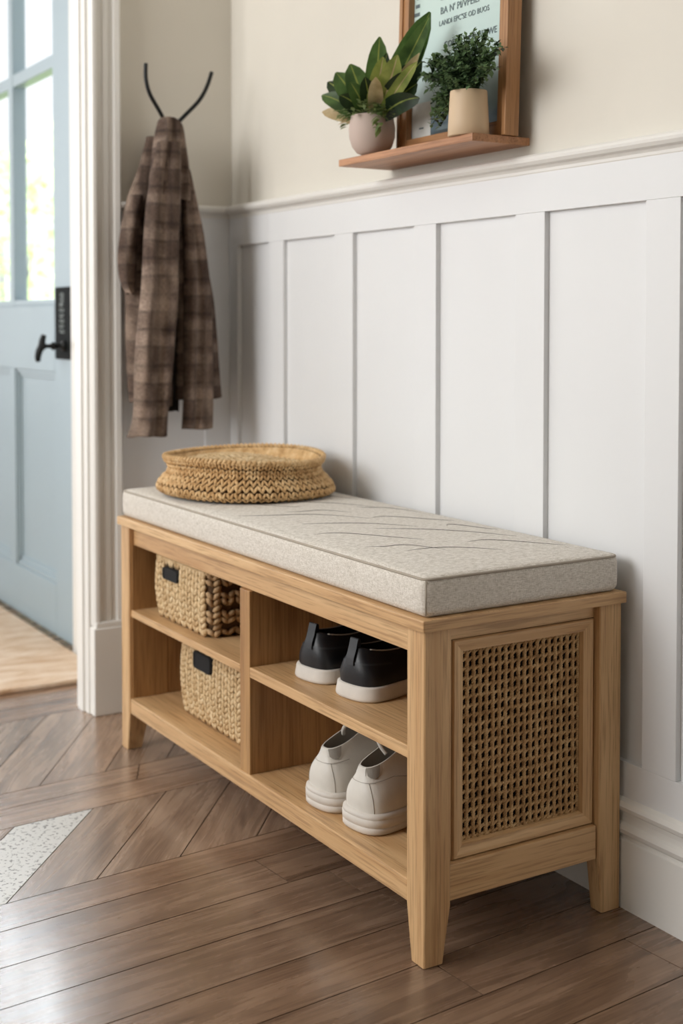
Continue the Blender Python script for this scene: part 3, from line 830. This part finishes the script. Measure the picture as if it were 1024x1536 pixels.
def shoe(name, loc, rot, mirror, style, label, group):
    t = empty(name, loc, label, 'shoe', rot, group)
    L, wid = style['L'], style['W']; st = style['sole']; NP = 64
    my = -1 if mirror else 1
    def F(p): return Vector((p.x, p.y * my, p.z))
    base = [outline_pt(i / NP, L, wid) for i in range(NP)]
    cen = Vector((L * .5, 0, 0))
    def off(p, k, z):    # scale outline about a spine point
        sp = Vector((max(wid * .45, min(L - wid * .45, p.x)), 0, 0)); d = p - sp
        l = d.length
        return Vector((0, 0, z)) + sp + d * ((l + k) / l)
    # sole: side wall with grooves
    m = MB(); rows = []
    for k, z in style['soleprof']:
        rows.append([F(off(p, k, z + style['rock'] * max(0, (p.x / L - .72)) ** 2 * 1.6)) for p in base])
    m.grid(rows, closed_u=True); m.fan(rows[0]); m.fan(rows[-1])
    m.build('sole', style['msole'], t)
    # upper: from sole edge up to the collar opening
    ch, cf = style['collar_h'], style['collar_front']
    def collar(i):
        p = base[i]; tt = i / NP
        x = p.x / L
        ang = 2 * pi * tt
        # ring of the opening: heel at small x to throat at cf
        a = pi - abs(1 - 2 * tt) * pi      # 0 at heel, pi at toe
        cx_ = style['heel_in'] * L + (cf - style['heel_in']) * L * (1 - cos(a)) / 2
        half = wid * style['open_w'] * (sin(a) ** .75) * (1 - .25 * (1 - cos(a)) / 2)
        sy = -1 if tt < .5 else 1
        q = (1 - cos(a)) / 2
        z = ch * (1 - .0 * q)
        z = style['heel_h'] * (1 - q) ** 3 + ch * 3 * q * (1 - q) ** 2 + style['mid_h'] * 3 * q * q * (1 - q) + style['throat_h'] * q ** 3
        return Vector((cx_, sy * half, z))
    rows = []
    NV = 16
    col = [collar(i) for i in range(NP)]
    for v in range(NV + 1):
        f = v / NV; row = []
        for i in range(NP):
            B0 = off(base[i], -.0035, st - .001 + style['rock'] * max(0, (base[i].x / L - .72)) ** 2 * 1.6); T0 = col[i]
            toe = max(0, min(1, (base[i].x / L - .5) / .5))
            hh = (T0.z - B0.z)
            up = hh * (.55 - .1 * toe) if toe < .02 else max(.012, style['toe_h'] - st) * (.95 * toe) + hh * .5 * (1 - toe)
            C1 = B0 + Vector((0, 0, up)) + (B0 - Vector((max(wid * .45, min(L - wid * .45, B0.x)), 0, B0.z))).normalized() * .0035
            outw = (T0 - Vector((L * .28, 0, T0.z))); outw = outw.normalized() if outw.length > 1e-6 else Vector((-1, 0, 0))
            C2 = T0 + Vector((0, 0, -hh * .30)) * (1 - toe) + outw * (.004 * (1 - toe)) + (B0 - T0) * (.42 * toe) + Vector((0, 0, .012 * toe))
            g = 1 - f
            row.append(F(B0 * g ** 3 + C1 * 3 * g * g * f + C2 * 3 * g * f * f + T0 * f ** 3))
        rows.append(row)
    m = MB(); m.grid(rows, closed_u=True)
    # rolled collar edge and lining down to the insole
    lin = []
    cc = Vector((sum(p.x for p in col) / NP, 0, 0))
    for dz_, k in ((.0012, .97), (.0008, .93), (-.004, .90), (-.02, .90), (-.5, .86)):
        r_ = []
        for p in col:
            z = p.z + dz_ if dz_ > -.1 else st + .006
            r_.append(F(Vector((cc.x + (p.x - cc.x) * k, p.y * k, max(z, st + .004)))))
        lin.append(r_)
    m.grid([rows[-1]] + lin[:2], closed_u=True)
    m.build('upper', style['mup'], t)
    m = MB(); m.grid(lin[1:], closed_u=True); m.fan(lin[-1]); m.build('lining', style['min'], t)
    return t, rows, F, base, col

def ring_piece(rows, i0, i1, v0, v1, lift, NP=64, NVs=8):
    """patch of the upper surface between perimeter indexes and heights, lifted"""
    out = []
    n = len(rows) - 1
    for a in range(NVs + 1):
        fv = (v0 + (v1 - v0) * a / NVs) * n; k = min(int(fv), n - 1); f = fv - k; r = []
        for i in range(i0, i1 + 1):
            p = Vector(rows[k][i % NP]).lerp(Vector(rows[k + 1][i % NP]), f); q = Vector(rows[k][(i + 1) % NP]) - Vector(rows[k][(i - 1) % NP])
            up = Vector(rows[min(k + 1, n)][i % NP]) - Vector(rows[max(k - 1, 0)][i % NP]); nn = q.cross(up).normalized()
            r.append((p, nn))
        out.append(r)
    c = sum((p for r in rows for p in map(Vector, r)), Vector()) / (len(rows) * NP)
    s = 1 if sum((nn.dot(p - c) for r in out for p, nn in r)) > 0 else -1
    return [[p + nn * (s * lift) for p, nn in r] for r in out]

BLK = dict(L=.245, W=.094, sole=.021, rock=.05, collar_h=.064, collar_front=.56, heel_in=.045, heel_h=.074, mid_h=.060, throat_h=.078, toe_h=.046, open_w=.30,
           soleprof=[(-.002, 0), (.002, .0006), (.0036, .003), (.0034, .0055), (.0010, .019), (0, .0212), (-.004, .0218)], msole=M['wht_sole'], mup=M['blk_up'], min=M['blk_in'])
def black_shoe(loc, rot, mirror, label):
    t, rows, F, base, col = shoe('slip_on_shoe', loc, rot, mirror, BLK, label, 'black slip-on shoes on the middle shelf')
    # heel pull tab
    m = MB(); hp = F(col[0]); pts = []
    w = .0085
    arc = [(-.0092, .050), (-.0078, .060), (-.0040, .070), (-.0012, .080), (.0012, .0875), (.0040, .086), (.0045, .076), (.0045, .068)]
    arc = catmull(arc, 20)
    o1 = [[Vector((hp.x + x + s2 * 0, yy, z)) for yy in (-w, -w * .5, 0, w * .5, w)] for x, z in arc for s2 in (0,)]
    m.grid(o1); o2 = [[p + Vector((.0018, 0, -.0006)) for p in r] for r in o1]; m.grid(o2)
    m.build('pull_tab', M['blk_tab'], t)
    # counter seam and pale piping round the collar
    m = MB(); r = ring_piece(rows, -11, 11, .50, .56, .0006); m.grid(r); m.build('heel_counter', M['blk_tab'], t)
    m = MB(); m.tube([F(Vector((p.x, p.y, p.z + .0012))) for p in col[7:58]], .0010, 6); m.build('collar_piping', M['wht_seam'], t)
    # elastic gores and tongue
    m = MB(); tp = [[Vector((BLK['L'] * .56 + a * .10 - .035 * a, yy * (.024 - .004 * a), .058 + .022 * (1 - a) + .002 * cos(yy * 2))) for yy in (-1, -.5, 0, .5, 1)] for a in (0, .3, .6, 1)]
    m.grid([[F(p) for p in r] for r in tp]); m.grid([[F(p + Vector((0, 0, -.003))) for p in r] for r in tp]); m.build('tongue', M['blk_up'], t)
    return t
black_shoe((.047, .260, .2768), radians(9), False, 'right black slip-on shoe with white sole, nearer the bench post')
black_shoe((.042, .372, .2768), radians(9), True, 'left black slip-on shoe with white sole, nearer the divider')

WHT = dict(L=.255, W=.092, sole=.030, rock=.05, collar_h=.092, collar_front=.40, heel_in=.06, heel_h=.088, mid_h=.108, throat_h=.118, toe_h=.056, open_w=.22,
           soleprof=[(-.005, 0), (.000, .001), (.0022, .004), (.0024, .010), (.0016, .0108), (.0016, .0118), (.0026, .0126), (.003, .021), (.0018, .0222), (.0018, .0232), (.0024, .024), (.001, .029), (-.004, .0305)],
           msole=M['wht_sole'], mup=M['wht_up'], min=M['wht_in'])
def white_shoe(loc, rot, mirror, label):
    t, rows, F, base, col = shoe('sneaker', loc, rot, mirror, WHT, label, 'white sneakers on the bottom shelf')
    m = MB(); r = ring_piece(rows, -4, 3, .80, 1.0, .0008); m.grid(r); m.build('heel_tab', M['wht_up'], t)
    # grey half moon at the heel collar, on the side we look at
    m = MB()
    i0 = 5
    for sgn in (1,):
        pr_ = ring_piece(rows, *((54, 61) if mirror else (3, 10)), .70, 1.0, .0012); n = len(pr_[0])
        moon = []
        for j, col_ in enumerate(zip(*pr_)):
            q = j / (n - 1) * 2 - 1; lo = 1 - sqrt(max(0, 1 - q * q)); top = col_[-1]; k = lo
            idx = k * (len(col_) - 1); a = int(min(idx, len(col_) - 2)); f = idx - a
            bot = col_[a].lerp(col_[a + 1], f); moon.append([bot.lerp(top, s / 4) for s in range(5)])
        m.grid(moon)
    m.build('collar_patch', M['wht_in'], t)
    m = MB()
    for (ia, ib, va, vb) in ((-10, 12, .60, .615), ):
        m.grid(ring_piece(rows, ia, ib, va, vb, .0009, NVs=2))
    # slanting quarter seam and upright back seam
    for (i, v0, v1, di) in ((4, .02, .60, 0), (12, .60, .25, 8), (60, .02, .60, 0)):
        pts = []
        for k in range(13):
            f = k / 12; ii = i + di * f; v = v0 + (v1 - v0) * f; n = len(rows) - 1; a = int(ii); fr = ii - a; kv = min(int(v * n), n - 1); fv = v * n - kv
            p = (Vector(rows[kv][a % 64]).lerp(Vector(rows[kv][(a + 1) % 64]), fr)).lerp(Vector(rows[kv + 1][a % 64]).lerp(Vector(rows[kv + 1][(a + 1) % 64]), fr), fv); pts.append(p)
        m.tube(pts, .0006, 5)
    m.build('seam', M['wht_seam'], t)
    m = MB(); L = WHT['L']
    tp = [[Vector((L * .21 + a * .140, yy * (.0215 - .001 * a), .138 - .050 * a - .008 * yy * yy + .006 * sin(a * 3))) for yy in (-1, -.6, -.2, .2, .6, 1)] for a in (0, .15, .3, .5, .75, 1)]
    m.grid([[F(p) for p in r] for r in tp]); m.grid([[F(p + Vector((.004, 0, -.004))) for p in r] for r in tp])
    m.grid([[F(p) for p in tp[0]], [F(p + Vector((.004, 0, -.004))) for p in tp[0]]])
    m.build('tongue', M['wht_up'], t)
    for pts in ([(L * .44, -.024, .112), (L * .36, -.034, .126), (L * .27, -.026, .142), (L * .22, -.006, .136), (L * .26, .008, .126), (L * .36, .012, .122)],
                [(L * .44, .022, .112), (L * .36, .032, .124), (L * .27, .028, .140), (L * .21, .014, .126), (L * .20, .002, .112), (L * .22, -.006, .100)]):
        m = MB(); m.tube([F(Vector(p)) for p in catmull(pts, 30)], .0030, 8); m.build('lace', M['wht_lace'], t)
    for k in range(4):
        x = L * (.56 + .055 * k); z = .092 - .011 * k
        m = MB(); m.tube([F(Vector(p)) for p in catmull([(x, -.026, z - .006), (x - .002, -.012, z + .004), (x, 0, z + .006), (x + .002, .012, z + .004), (x, .026, z - .006)], 14)], .0022, 8); m.build('lace', M['wht_lace'], t)
    return t
white_shoe((.026, .212, .1028), radians(7), False, 'right white leather sneaker on the bottom shelf, nearer the bench post')
white_shoe((.022, .311, .1028), radians(6), True, 'left white leather sneaker on the bottom shelf, nearer the divider')

# ------------------------------------------------------------------ coat and hook on the end wall
hook = empty('coat_hook', (.165, YB, 1.24), 'black two-pronged metal coat hook on the cream end wall', 'hook')
b = MB(); b.lathe([(0, 0), (.016, 0), (.016, .004), (.013, .007), (.0, .007)], 24)
for i, v in enumerate(b.v): b.v[i] = (v[0] + .022, -v[2], v[1] - .035)
b.tube([(.022, -.005, -.035), (.012, -.06, -.022), (0, -.098, -.012)], .0045, 10)
b.build('base_plate', M['black'], hook)
for pts in ([(-.006, -.100, -.012), (-.028, -.107, .018), (-.050, -.110, .050), (-.0585, -.110, .080), (-.0585, -.110, .111)],
            [(.006, -.100, -.012), (.030, -.107, .014), (.060, -.110, .046), (.078, -.110, .076), (.0895, -.110, .108)]):
    b = MB(); b.tube(catmull(pts, 24), .0042, 12); b.build('prong', M['black'], hook)

coat = empty('plaid_coat', (.165, 1.15, .6), 'brown plaid wool coat hanging from the black hook', 'coat')
OX, OY, OZ = .165, 1.15, .6
PXM = 1 / 686.0
def cpx(px, py, y=1.14):     # measured outline on the coat's hanging plane
    x = .1521 + (px - 250) * .00153; z = 1.2428 - (py - 178) * .001366 + (px - 250) * .00003
    return x, z
def cloth(name, rows_px, ymid, depth, folds, mat, ph=0.0, amp=.006, npts=40, nz=48, cap=True):
    """rows_px: (y, left, right) down the photo's height; a soft closed sleeve of cloth"""
    rr_ = catmull([(float(a), float(l), float(r)) for a, l, r in rows_px], nz)
    rows = []; uv = []
    for k, (py, l, r) in enumerate(rr_):
        f = k / (nz - 1); ring = []
        xl, z = cpx(l, py); xr, _ = cpx(r, py); cx_ = (xl + xr) / 2; hw = (xr - xl) / 2
        dep = depth(f) if callable(depth) else depth; ym = ymid(f) if callable(ymid) else ymid
        for i in range(npts):
            a = 2 * pi * i / npts; ca, sa = cos(a), sin(a)
            sx_ = math.copysign(abs(ca) ** .75, ca); sy_ = math.copysign(abs(sa) ** .85, sa)
            fold = amp * (sin(folds * sx_ * 2.2 + ph + 1.4 * sin(f * 3 + ph)) + .5 * sin(folds * 4.3 * sx_ + f * 5 + ph * 2)) * (1 if sa < 0 else .3) * min(1, .35 + f * 1.2)
            zz = z + .002 * sin(a * 3 + ph) * f
            ring.append((cx_ + hw * sx_ - OX, ym + dep * sy_ + fold - OY, zz - OZ)); uv.append((cx_ + hw * (sx_ * 1.15) + ph * .3, zz * 1.0 + ph * .21))
        rows.append(ring)
    m = MB(); m.grid(rows, closed_u=True)
    # caps share ring vertices so the uv list still matches
    k = len(m.v) - npts
    m.f.append(tuple(range(npts))[::-1]); m.mi.append(0); m.sm.append(True)
    m.f.append(tuple(range(k, k + npts))); m.mi.append(1); m.sm.append(True)
    return m.build(name, [mat, M['lining']], coat, uv=uv)
# body behind, hanging open: two halves with a dark lining slit between
cloth('coat_back', [(200, 238, 276), (250, 225, 279), (300, 208, 288), (350, 200, 302), (400, 203, 314), (450, 206, 324), (500, 206, 329), (560, 208, 333), (604, 211, 335)], 1.201, lambda f: .016 + .014 * f, 2.0, M['plaid'], .7, .004, 56)
cloth('front_panel', [(250, 268, 279), (290, 270, 284), (330, 271, 294), (400, 268, 312), (450, 268, 322), (500, 268, 327), (560, 268, 331), (602, 268, 334)], lambda f: 1.150 + .01 * f, lambda f: .011 + .012 * f, 1.6, M['plaid'], 2.2, .005)
cloth('front_panel', [(330, 240, 262), (400, 238, 263), (500, 238, 262), (560, 238, 262), (612, 240, 262)], 1.160, .012, 1.3, M['plaid'], 4.0, .004)
cloth('coat_lining', [(300, 255, 276), (400, 254, 276), (500, 252, 276), (620, 250, 274)], 1.168, .006, 1.0, M['lining'], 0, .001)
cloth('sleeve', [(215, 231, 262), (250, 224, 263), (300, 216, 263), (350, 212, 261), (400, 210, 260), (450, 207, 259), (500, 202, 255), (560, 199, 250), (600, 199, 245), (632, 197, 242), (653, 190, 241)], lambda f: 1.118 + .012 * f, lambda f: .018 + .012 * f, 2.1, M['plaid'], 1.1, .008)
cloth('sleeve', [(255, 266, 277), (300, 269, 287), (350, 271, 298), (400, 272, 304), (450, 272, 308), (520, 272, 309), (600, 271, 310), (646, 269, 310)], lambda f: 1.124 + .008 * f, lambda f: .014 + .014 * f, 1.8, M['plaid'], 3.0, .007)
cloth('collar', [(176, 244, 259), (181, 239, 267), (192, 236, 271), (215, 232, 273), (240, 229, 276), (270, 226, 279), (300, 224, 282)], lambda f: 1.140 - .002 * f, lambda f: .014 + .018 * sin(min(1, f * 1.3) * pi / 2), 1.9, M['plaid'], .2, .006)
cloth('elbow_fold', [(292, 205, 222), (330, 194, 218), (370, 188, 214), (400, 187, 213), (425, 191, 211), (440, 200, 208)], 1.168, .014, 1.2, M['plaid'], 5.1, .004, 30, 24)

# ------------------------------------------------------------------ wall shelf with picture and plants
SZ = 1.1087
b = MB(); b.box(.2445 - .30, WX - .30, .2275 - .423, .612 - .423, 0, .012, .0012)
shelf = b.build('wall_shelf', M['shelfoak']); shelf.location = (.30, .423, SZ - .012)
tag(shelf, 'small oak picture shelf on the cream wall above the chair rail', 'shelf')

frame = empty('picture_frame', (.322, .372, SZ + .0005), 'oak framed pale mint print with grey lettering leaning on the shelf', 'picture')
frame.rotation_euler = (0, radians(1.6), 0)
fw_, fh_, fs = .148, .44, .024
b = MB()
for s in (-1, 1):
    m = MB(); y0_, y1_ = (fw_ - fs, fw_) if s > 0 else (-fw_, -fw_ + fs)
    m.box(-.016, .008, y0_, y1_, 0, fh_, .0012)
    g0 = (y0_ + y1_) / 2
    m.box(-.019, -.015, g0 - .012 if s < 0 else g0 + .003, g0 - .003 if s < 0 else g0 + .012, 0, fh_, .001)
    m.build('frame_stile', M['frameoak'], frame)
for za in (0, fh_ - fs):
    m = MB(); m.box(-.0155, .0075, -fw_ + fs, fw_ - fs, za, za + fs, .0012); m.build('frame_rail', M['frameoak_y'], frame)
m = MB(); m.box(-.004, .002, -fw_ + fs - .002, fw_ - fs + .002, fs - .002, fh_ - fs + .002, 0); pr_ = m.build('print', M['print'], frame)
m = MB(); m.box(-.0045, -.003, .068, .122, fs, fs + .06, 0); m.build('paper_label', M['printlabel'], pr_)
m = MB(); m.box(-.0046, -.003, -.005, .035, fs + .02, fs + .024, 0); m.box(-.0046, -.003, .0, .04, fs + .032, fs + .035, 0); m.box(-.0046, -.003, -.01, .05, fs + .008, fs + .016, 0); m.build('print_drawing', M['ink'], pr_)
m = MB(); m.box(-.0052, -.003, .088, .1, fs + .016, fs + .0185, 0); m.build('signature', M['ink'], pr_)
m = MB()
for k in range(9): m.box(-.0046, -.003, .108, .123 - .003 * (k % 3), .19 + k * .014, .196 + k * .014, 0)  # dark bars at the left edge paint in the mat's shadow
m.build('mat_shadow_bars', M['ink'], pr_)
def text(s, size, y, z, shear=0, squeeze=1):
    cu = bpy.data.curves.new('lettering', 'FONT'); cu.body = s; cu.size = size; cu.align_x = 'LEFT'; cu.extrude = .0002; cu.resolution_u = 2
    o = bpy.data.objects.new('lettering', cu); C.objects.link(o)
    dg = bpy.context.evaluated_depsgraph_get(); me_ = bpy.data.meshes.new_from_object(o.evaluated_get(dg))
    bpy.data.objects.remove(o); bpy.data.curves.remove(cu)
    q = bpy.data.objects.new('lettering', me_); C.objects.link(q); me_.materials.clear(); me_.materials.append(M['ink'])
    # letters face -X, reading towards -Y
    for v in me_.vertices: v.co = Vector((-.0046 - v.co.z, y - v.co.x * squeeze, z + v.co.y))
    q.parent = pr_
text('BA N\' PI/VPEILI', .0165, .048, .222); text('LANDI EPC\'SE OD BUOS', .0125, .051, .203)
text('COFNAY + E, BWWE', .0150, .036, .165); text('SSDCOU', .0125, -.010, .146); text('IL  EALICSEN', .013, .048, .245); text('ANEDE LIIPR', .0165, .045, .268)
text('SANVIE OL EN', .0125, .05, .29)

def leaf(mb, base, d, up, L, W, droop=.3, mi=0, fold=.25, n=7, vein=None):
    """pointed ovate blade from base along d"""
    d = Vector(d).normalized(); up = Vector(up); s = d.cross(up)
    if s.length < 1e-4: s = Vector((1, 0, 0))
    s.normalize(); nn = s.cross(d).normalized(); rows = []
    for i in range(n + 1):
        t = i / n; w = W * .5 * max(.02, 1 - abs(2 * t ** .9 - 1) ** 2.3) ** .62; c = Vector(base) + d * (L * t) - Vector((0, 0, 1)) * (droop * L * t * t) + nn * 0
        rows.append([c + s * (w * q) + nn * (abs(q) ** 1.5 * w * fold) for q in ((-1, -.7, -.3, -.07, .07, .3, .7, 1) if n > 5 else (-1, 0, 1))])
    if n > 5 and vein is not None:
        mb.grid([r[:4] for r in rows], mi=mi); mb.grid([r[3:5] for r in rows], mi=vein); mb.grid([r[4:] for r in rows], mi=mi)
    else: mb.grid(rows, mi=mi)

pl = empty('potted_foliage_plant', (.263, .533, SZ + .0003), 'broad leaved plant in a rounded blush clay pot on the shelf', 'plant')
b = MB(); b.lathe([(0, 0), (.016, 0), (.026, .004), (.034, .014), (.039, .030), (.0395, .045), (.037, .060), (.0355, .066), (.0345, .0672), (.033, .066), (.034, .055), (.034, .05), (0, .05)], 48)
b.build('pot', M['pot_pink'], pl)
b = MB(); b.lathe([(.0335, .0535), (.02, .058), (0, .06)], 24); b.build('soil', M['soil'], pl)
r2 = random.Random(3)
b = MB()
CAMD = Vector((-.55, -.83, .05))
def tipleaf(mb, du, dv, dx, W, mi, bend=.0, base=(0, 0, .058)):
    # tip offsets across the view (mm to the right) and upwards from the pot's rim
    dy = (dx * 757 - du) / 475.0
    du *= 1.1; dv *= 1.06; dy = (dx * 757 - du) / 475.0; tip = Vector((dx, dy, .066 + dv / 886.0)); bs = Vector(base) + Vector((r2.uniform(-.006, .002), dy * .12, 0))
    d = tip - bs; d.z += bend * d.length
    leaf(mb, bs, d, CAMD, d.length, W, bend, mi, .18, 9, 1 if mi in (0, 2) else 3)
for du, dv, dx, W, mi, be in ((-70, 40, -.050, .038, 0, .25), (-50, 66, -.045, .046, 0, .15), (-30, 74, -.035, .044, 0, .12), (-62, 62, -.03, .040, 2, .2), (-44, 30, -.06, .036, 2, .3), (-70, 14, -.045, .026, 3, .1), (-22, 60, -.01, .030, 3, .05),
                              (10, 106, -.008, .040, 0, .0), (20, 84, .004, .030, 2, .0), (14, 70, -.03, .034, 1, .05), (32, 64, -.038, .040, 1, -.05), (52, 84, .008, .036, 2, .05), (74, 122, .010, .048, 0, .0), (72, 112, .000, .034, 0, -.02), (66, 92, .010, .040, 2, .1),
                              (64, 60, .006, .044, 2, .1), (58, 30, .0, .040, 2, .15), (60, 8, -.012, .036, 2, .25), (-10, 46, -.045, .030, 2, .1), (4, 40, -.05, .026, 3, .1), (44, 44, -.02, .034, 2, .1), (-30, 44, -.055, .030, 0, .2), (56, 50, -.03, .022, 1, .1), (60, 66, -.010, .02, 3, .05)):
    tipleaf(b, du, dv, dx, W, mi, be)
b.build('broad_leaves', [M['leaf_broad'], M['leaf_lime'], M['leaf_dark'], M['leaf_dry']], pl)
b = MB()
for k in range(170):
    a = r2.uniform(0, 2 * pi); rr_ = r2.uniform(.018, .046); x = -abs(rr_ * cos(a)) * .95; y = rr_ * sin(a) * 1.5; z = .068 + r2.uniform(-.004, .016) - max(0, abs(y) - .034) * .3
    leaf(b, (x, y, z), (-.5 + r2.uniform(-.6, .4), y * 25 + r2.uniform(-.6, .6), r2.uniform(-.1, .7)), (0, 0, 1), r2.uniform(.010, .018), .008, .3, 0, .2, 3)
for k in range(26):
    t = k / 25; y = -.035 - .03 * t; z = .085 - .045 * t + .008 * sin(k)
    leaf(b, (-.012 - .012 * t, y, z), (r2.uniform(-.8, .2), r2.uniform(-.9, .9), r2.uniform(-.5, .6)), (0, 0, 1), .016, .009, .3, 0, .2, 3)
b.build('trailing_leaves', M['leaf_small'], pl)
b = MB()
for d, L in (((-.2, 1, .35), .045), ((-.3, .9, -.15), .04), ((-.1, .9, .12), .036)): leaf(b, (-.01, .038, .066), d, (-.6, 0, 1), L, .013, .0, 0, .3)
leaf(b, (-.004, .012, .07), (.1, .45, .8), (-1, 0, .6), .055, .02, .0, 0)
b.build('dry_leaves', M['leaf_dry'], pl)
b = MB()
for k in range(9):
    a = k * 2.4; stitch(b, Vector((-.018 + .004 * cos(a), .047 + .007 * sin(a), .074 + .005 * cos(a * 1.7))), Vector((0, 1, 0)), Vector((0, 0, 1)), Vector((-1, 0, 0)), a, .0065, .0042, .003)
b.build('flower', M['petal'], pl)

pl2 = empty('potted_fine_leaf_plant', (.268, .268, SZ + .0003), 'fine leaved bushy plant in a smooth tan cylinder pot on the shelf', 'plant')
b = MB(); b.lathe([(0, 0), (.0305, 0), (.0318, .0012), (.0312, .02), (.0285, .067), (.028, .0688), (.0265, .0688), (.0255, .067), (.0265, .058), (0, .058)], 48)
b.build('pot', M['pot_tan'], pl2)
b = MB(); stitch(b, Vector((-.0235, .0165, .064)), Vector((0, 1, 0)), Vector((0, 0, 1)), Vector((-1, 0, 0)), 0, .002, .0022, .0015); b.build('drain_hole', M['blackmatte'], pl2)
b = MB(); b.lathe([(.0262, .061), (.015, .064), (0, .065)], 20); b.build('soil', M['soil'], pl2)
b = MB(); lv = MB(); r3 = random.Random(11)
for k in range(120):
    a = r3.uniform(0, 2 * pi); sp = sqrt(r3.uniform(.02, 1)); dx = r3.uniform(-.036, .012)
    if k < 20: du, dv = r3.uniform(-54, -32), r3.uniform(-46, 14)
    else: du, dv = -16 + 52 * sp * cos(a), 35 + 37 * sp * sin(a)
    if k % 14 == 5: du, dv = r3.uniform(-20, 30), r3.uniform(70, 82)
    x_t = dx; y_t = (dx * 840 - du) / 515.0; z_t = .068 + dv / 984.0
    p0 = Vector((.010 * cos(a), .012 * sin(a), .062)); p1 = Vector((x_t * .5, y_t * .6, (z_t + .062) / 2 + .018)); p2 = Vector((x_t, y_t, z_t))
    pts = [p0 * (1 - t) ** 2 + p1 * 2 * t * (1 - t) + p2 * t * t for t in [i / 10 for i in range(11)]]
    b.tube(pts, .0006, 4, cap=False)
    for p in pts[3:]:
        for q in range(4):
            leaf(lv, p, (r3.uniform(-1, .5), r3.uniform(-1, 1), r3.uniform(-.5, 1)), (0, 0, 1), r3.uniform(.008, .013), .0068, .2, 0 if r3.random() < .7 else 1, .15, 2)
b.build('stems', M['leaf_dark'], pl2); lv.build('small_leaves', [M['leaf_bush'], M['leaf_dark']], pl2)

# ------------------------------------------------------------------ garden beyond the glass
b = MB(); b.box(.8, 9, 1.6, 14, -.06, -.01, 0)
tag(b.build('ground', M['lawn']), 'sunlit lawn beyond the glazed door', 'ground', kind='structure')
r4 = random.Random(5)
for k, (x, y, h, rad, lab) in enumerate(((1.15, 5.6, 1.75, .55, 'pale green shrub seen through the door glass, nearest the latch side'), (2.35, 7.6, 2.3, .75, 'tall pale green shrub further back behind the door glass'), (1.1, 7.9, 1.9, .42, 'slim sunlit shrub seen through the left door pane'))):
    t = empty('garden_shrub', (x, y, -.01), lab, 'shrub', group='shrubs in the garden')
    b = MB()
    for q in range(5):
        a = q * 1.3; b.tube([(0, 0, 0), (.08 * cos(a), .08 * sin(a), h * .3), (.3 * rad * cos(a), .3 * rad * sin(a), h * .75)], [.018, .012, .004], 6)
    b.build('stem', M['soil'], t)
    b = MB()
    for q in range(1500):
        u = r4.random(); a = r4.uniform(0, 2 * pi); zz = .12 + .88 * r4.random(); rr_ = rad * sqrt(u) * sin(pi * min(1, zz * .85 + .1)) ** .6
        rr_ *= 1 + .25 * sin(a * 3 + zz * 9)
        leaf(b, (rr_ * cos(a), rr_ * sin(a), h * zz), (r4.uniform(-1, 1), r4.uniform(-1, 1), r4.uniform(-.3, 1)), (0, 0, 1), r4.uniform(.06, .10), .045, .3, 0, .2, 2)
    b.build('foliage', M['shrub'], t)

# ------------------------------------------------------------------ light
sc = bpy.context.scene
w = bpy.data.worlds.new('sky'); sc.world = w; w.use_nodes = True
bg = w.node_tree.nodes['Background']; bg.inputs[0].default_value = (.93, .97, 1.0, 1); bg.inputs[1].default_value = 1.0
def area(name, loc, target, sx_, sy_, power, col=(1, 1, 1)):
    l = bpy.data.lights.new(name, 'AREA'); l.shape = 'RECTANGLE'; l.size = sx_; l.size_y = sy_; l.energy = power; l.color = col
    o = bpy.data.objects.new(name, l); C.objects.link(o); o.location = loc
    o.rotation_euler = (Vector(target) - Vector(loc)).to_track_quat('-Z', 'Y').to_euler(); return o
area('window_light', (-2.6, .9, 1.75), (.3, .2, .6), 1.6, 1.5, 62, (1, .992, .985))
area('entry_fill_light', (-1.1, 4.2, 1.4), (-.6, 1.0, .3), 1.6, 1.8, 10, (.95, .98, 1))  # added lamp with no window behind it, brightens entry and floor sheen
area('outdoor_sheen_light', (1.9, 8.8, 4.6), (.0, 2.0, .8), 6, 4.5, 1500, (.86, .94, 1))  # added panel lamp outdoors, there to feed the floor sheen
s = bpy.data.lights.new('sun', 'SUN'); s.energy = 2.0; s.angle = radians(2); s.color = (1, .95, .86)
so = bpy.data.objects.new('sun', s); C.objects.link(so); so.rotation_euler = Vector((-.75, -.45, -.62)).to_track_quat('-Z', 'Y').to_euler()

# ------------------------------------------------------------------ camera
cam = bpy.data.cameras.new('camera'); co = bpy.data.objects.new('camera', cam); C.objects.link(co)
co.location = (-.9337, -1.3289, .827)
yaw, pit = radians(31.386), radians(2.0)
fwd = Vector((sin(yaw) * cos(pit), cos(yaw) * cos(pit), -sin(pit)))
co.rotation_euler = fwd.to_track_quat('-Z', 'Y').to_euler()
cam.sensor_fit = 'AUTO'; cam.sensor_width = 36; cam.lens = 1939.75 / 1536 * 36
cam.shift_y = -(768 - 549.52) / 1536
cam.clip_start = .02
cam.dof.use_dof = True; cam.dof.focus_distance = 1.78; cam.dof.aperture_fstop = 4.0
sc.camera = co
sc.view_settings.view_transform = 'Standard'; sc.view_settings.look = 'None'; sc.view_settings.exposure = 0.27; sc.view_settings.gamma = 1.0
sc.cycles.use_denoising = True
sc.cycles.max_bounces = 8
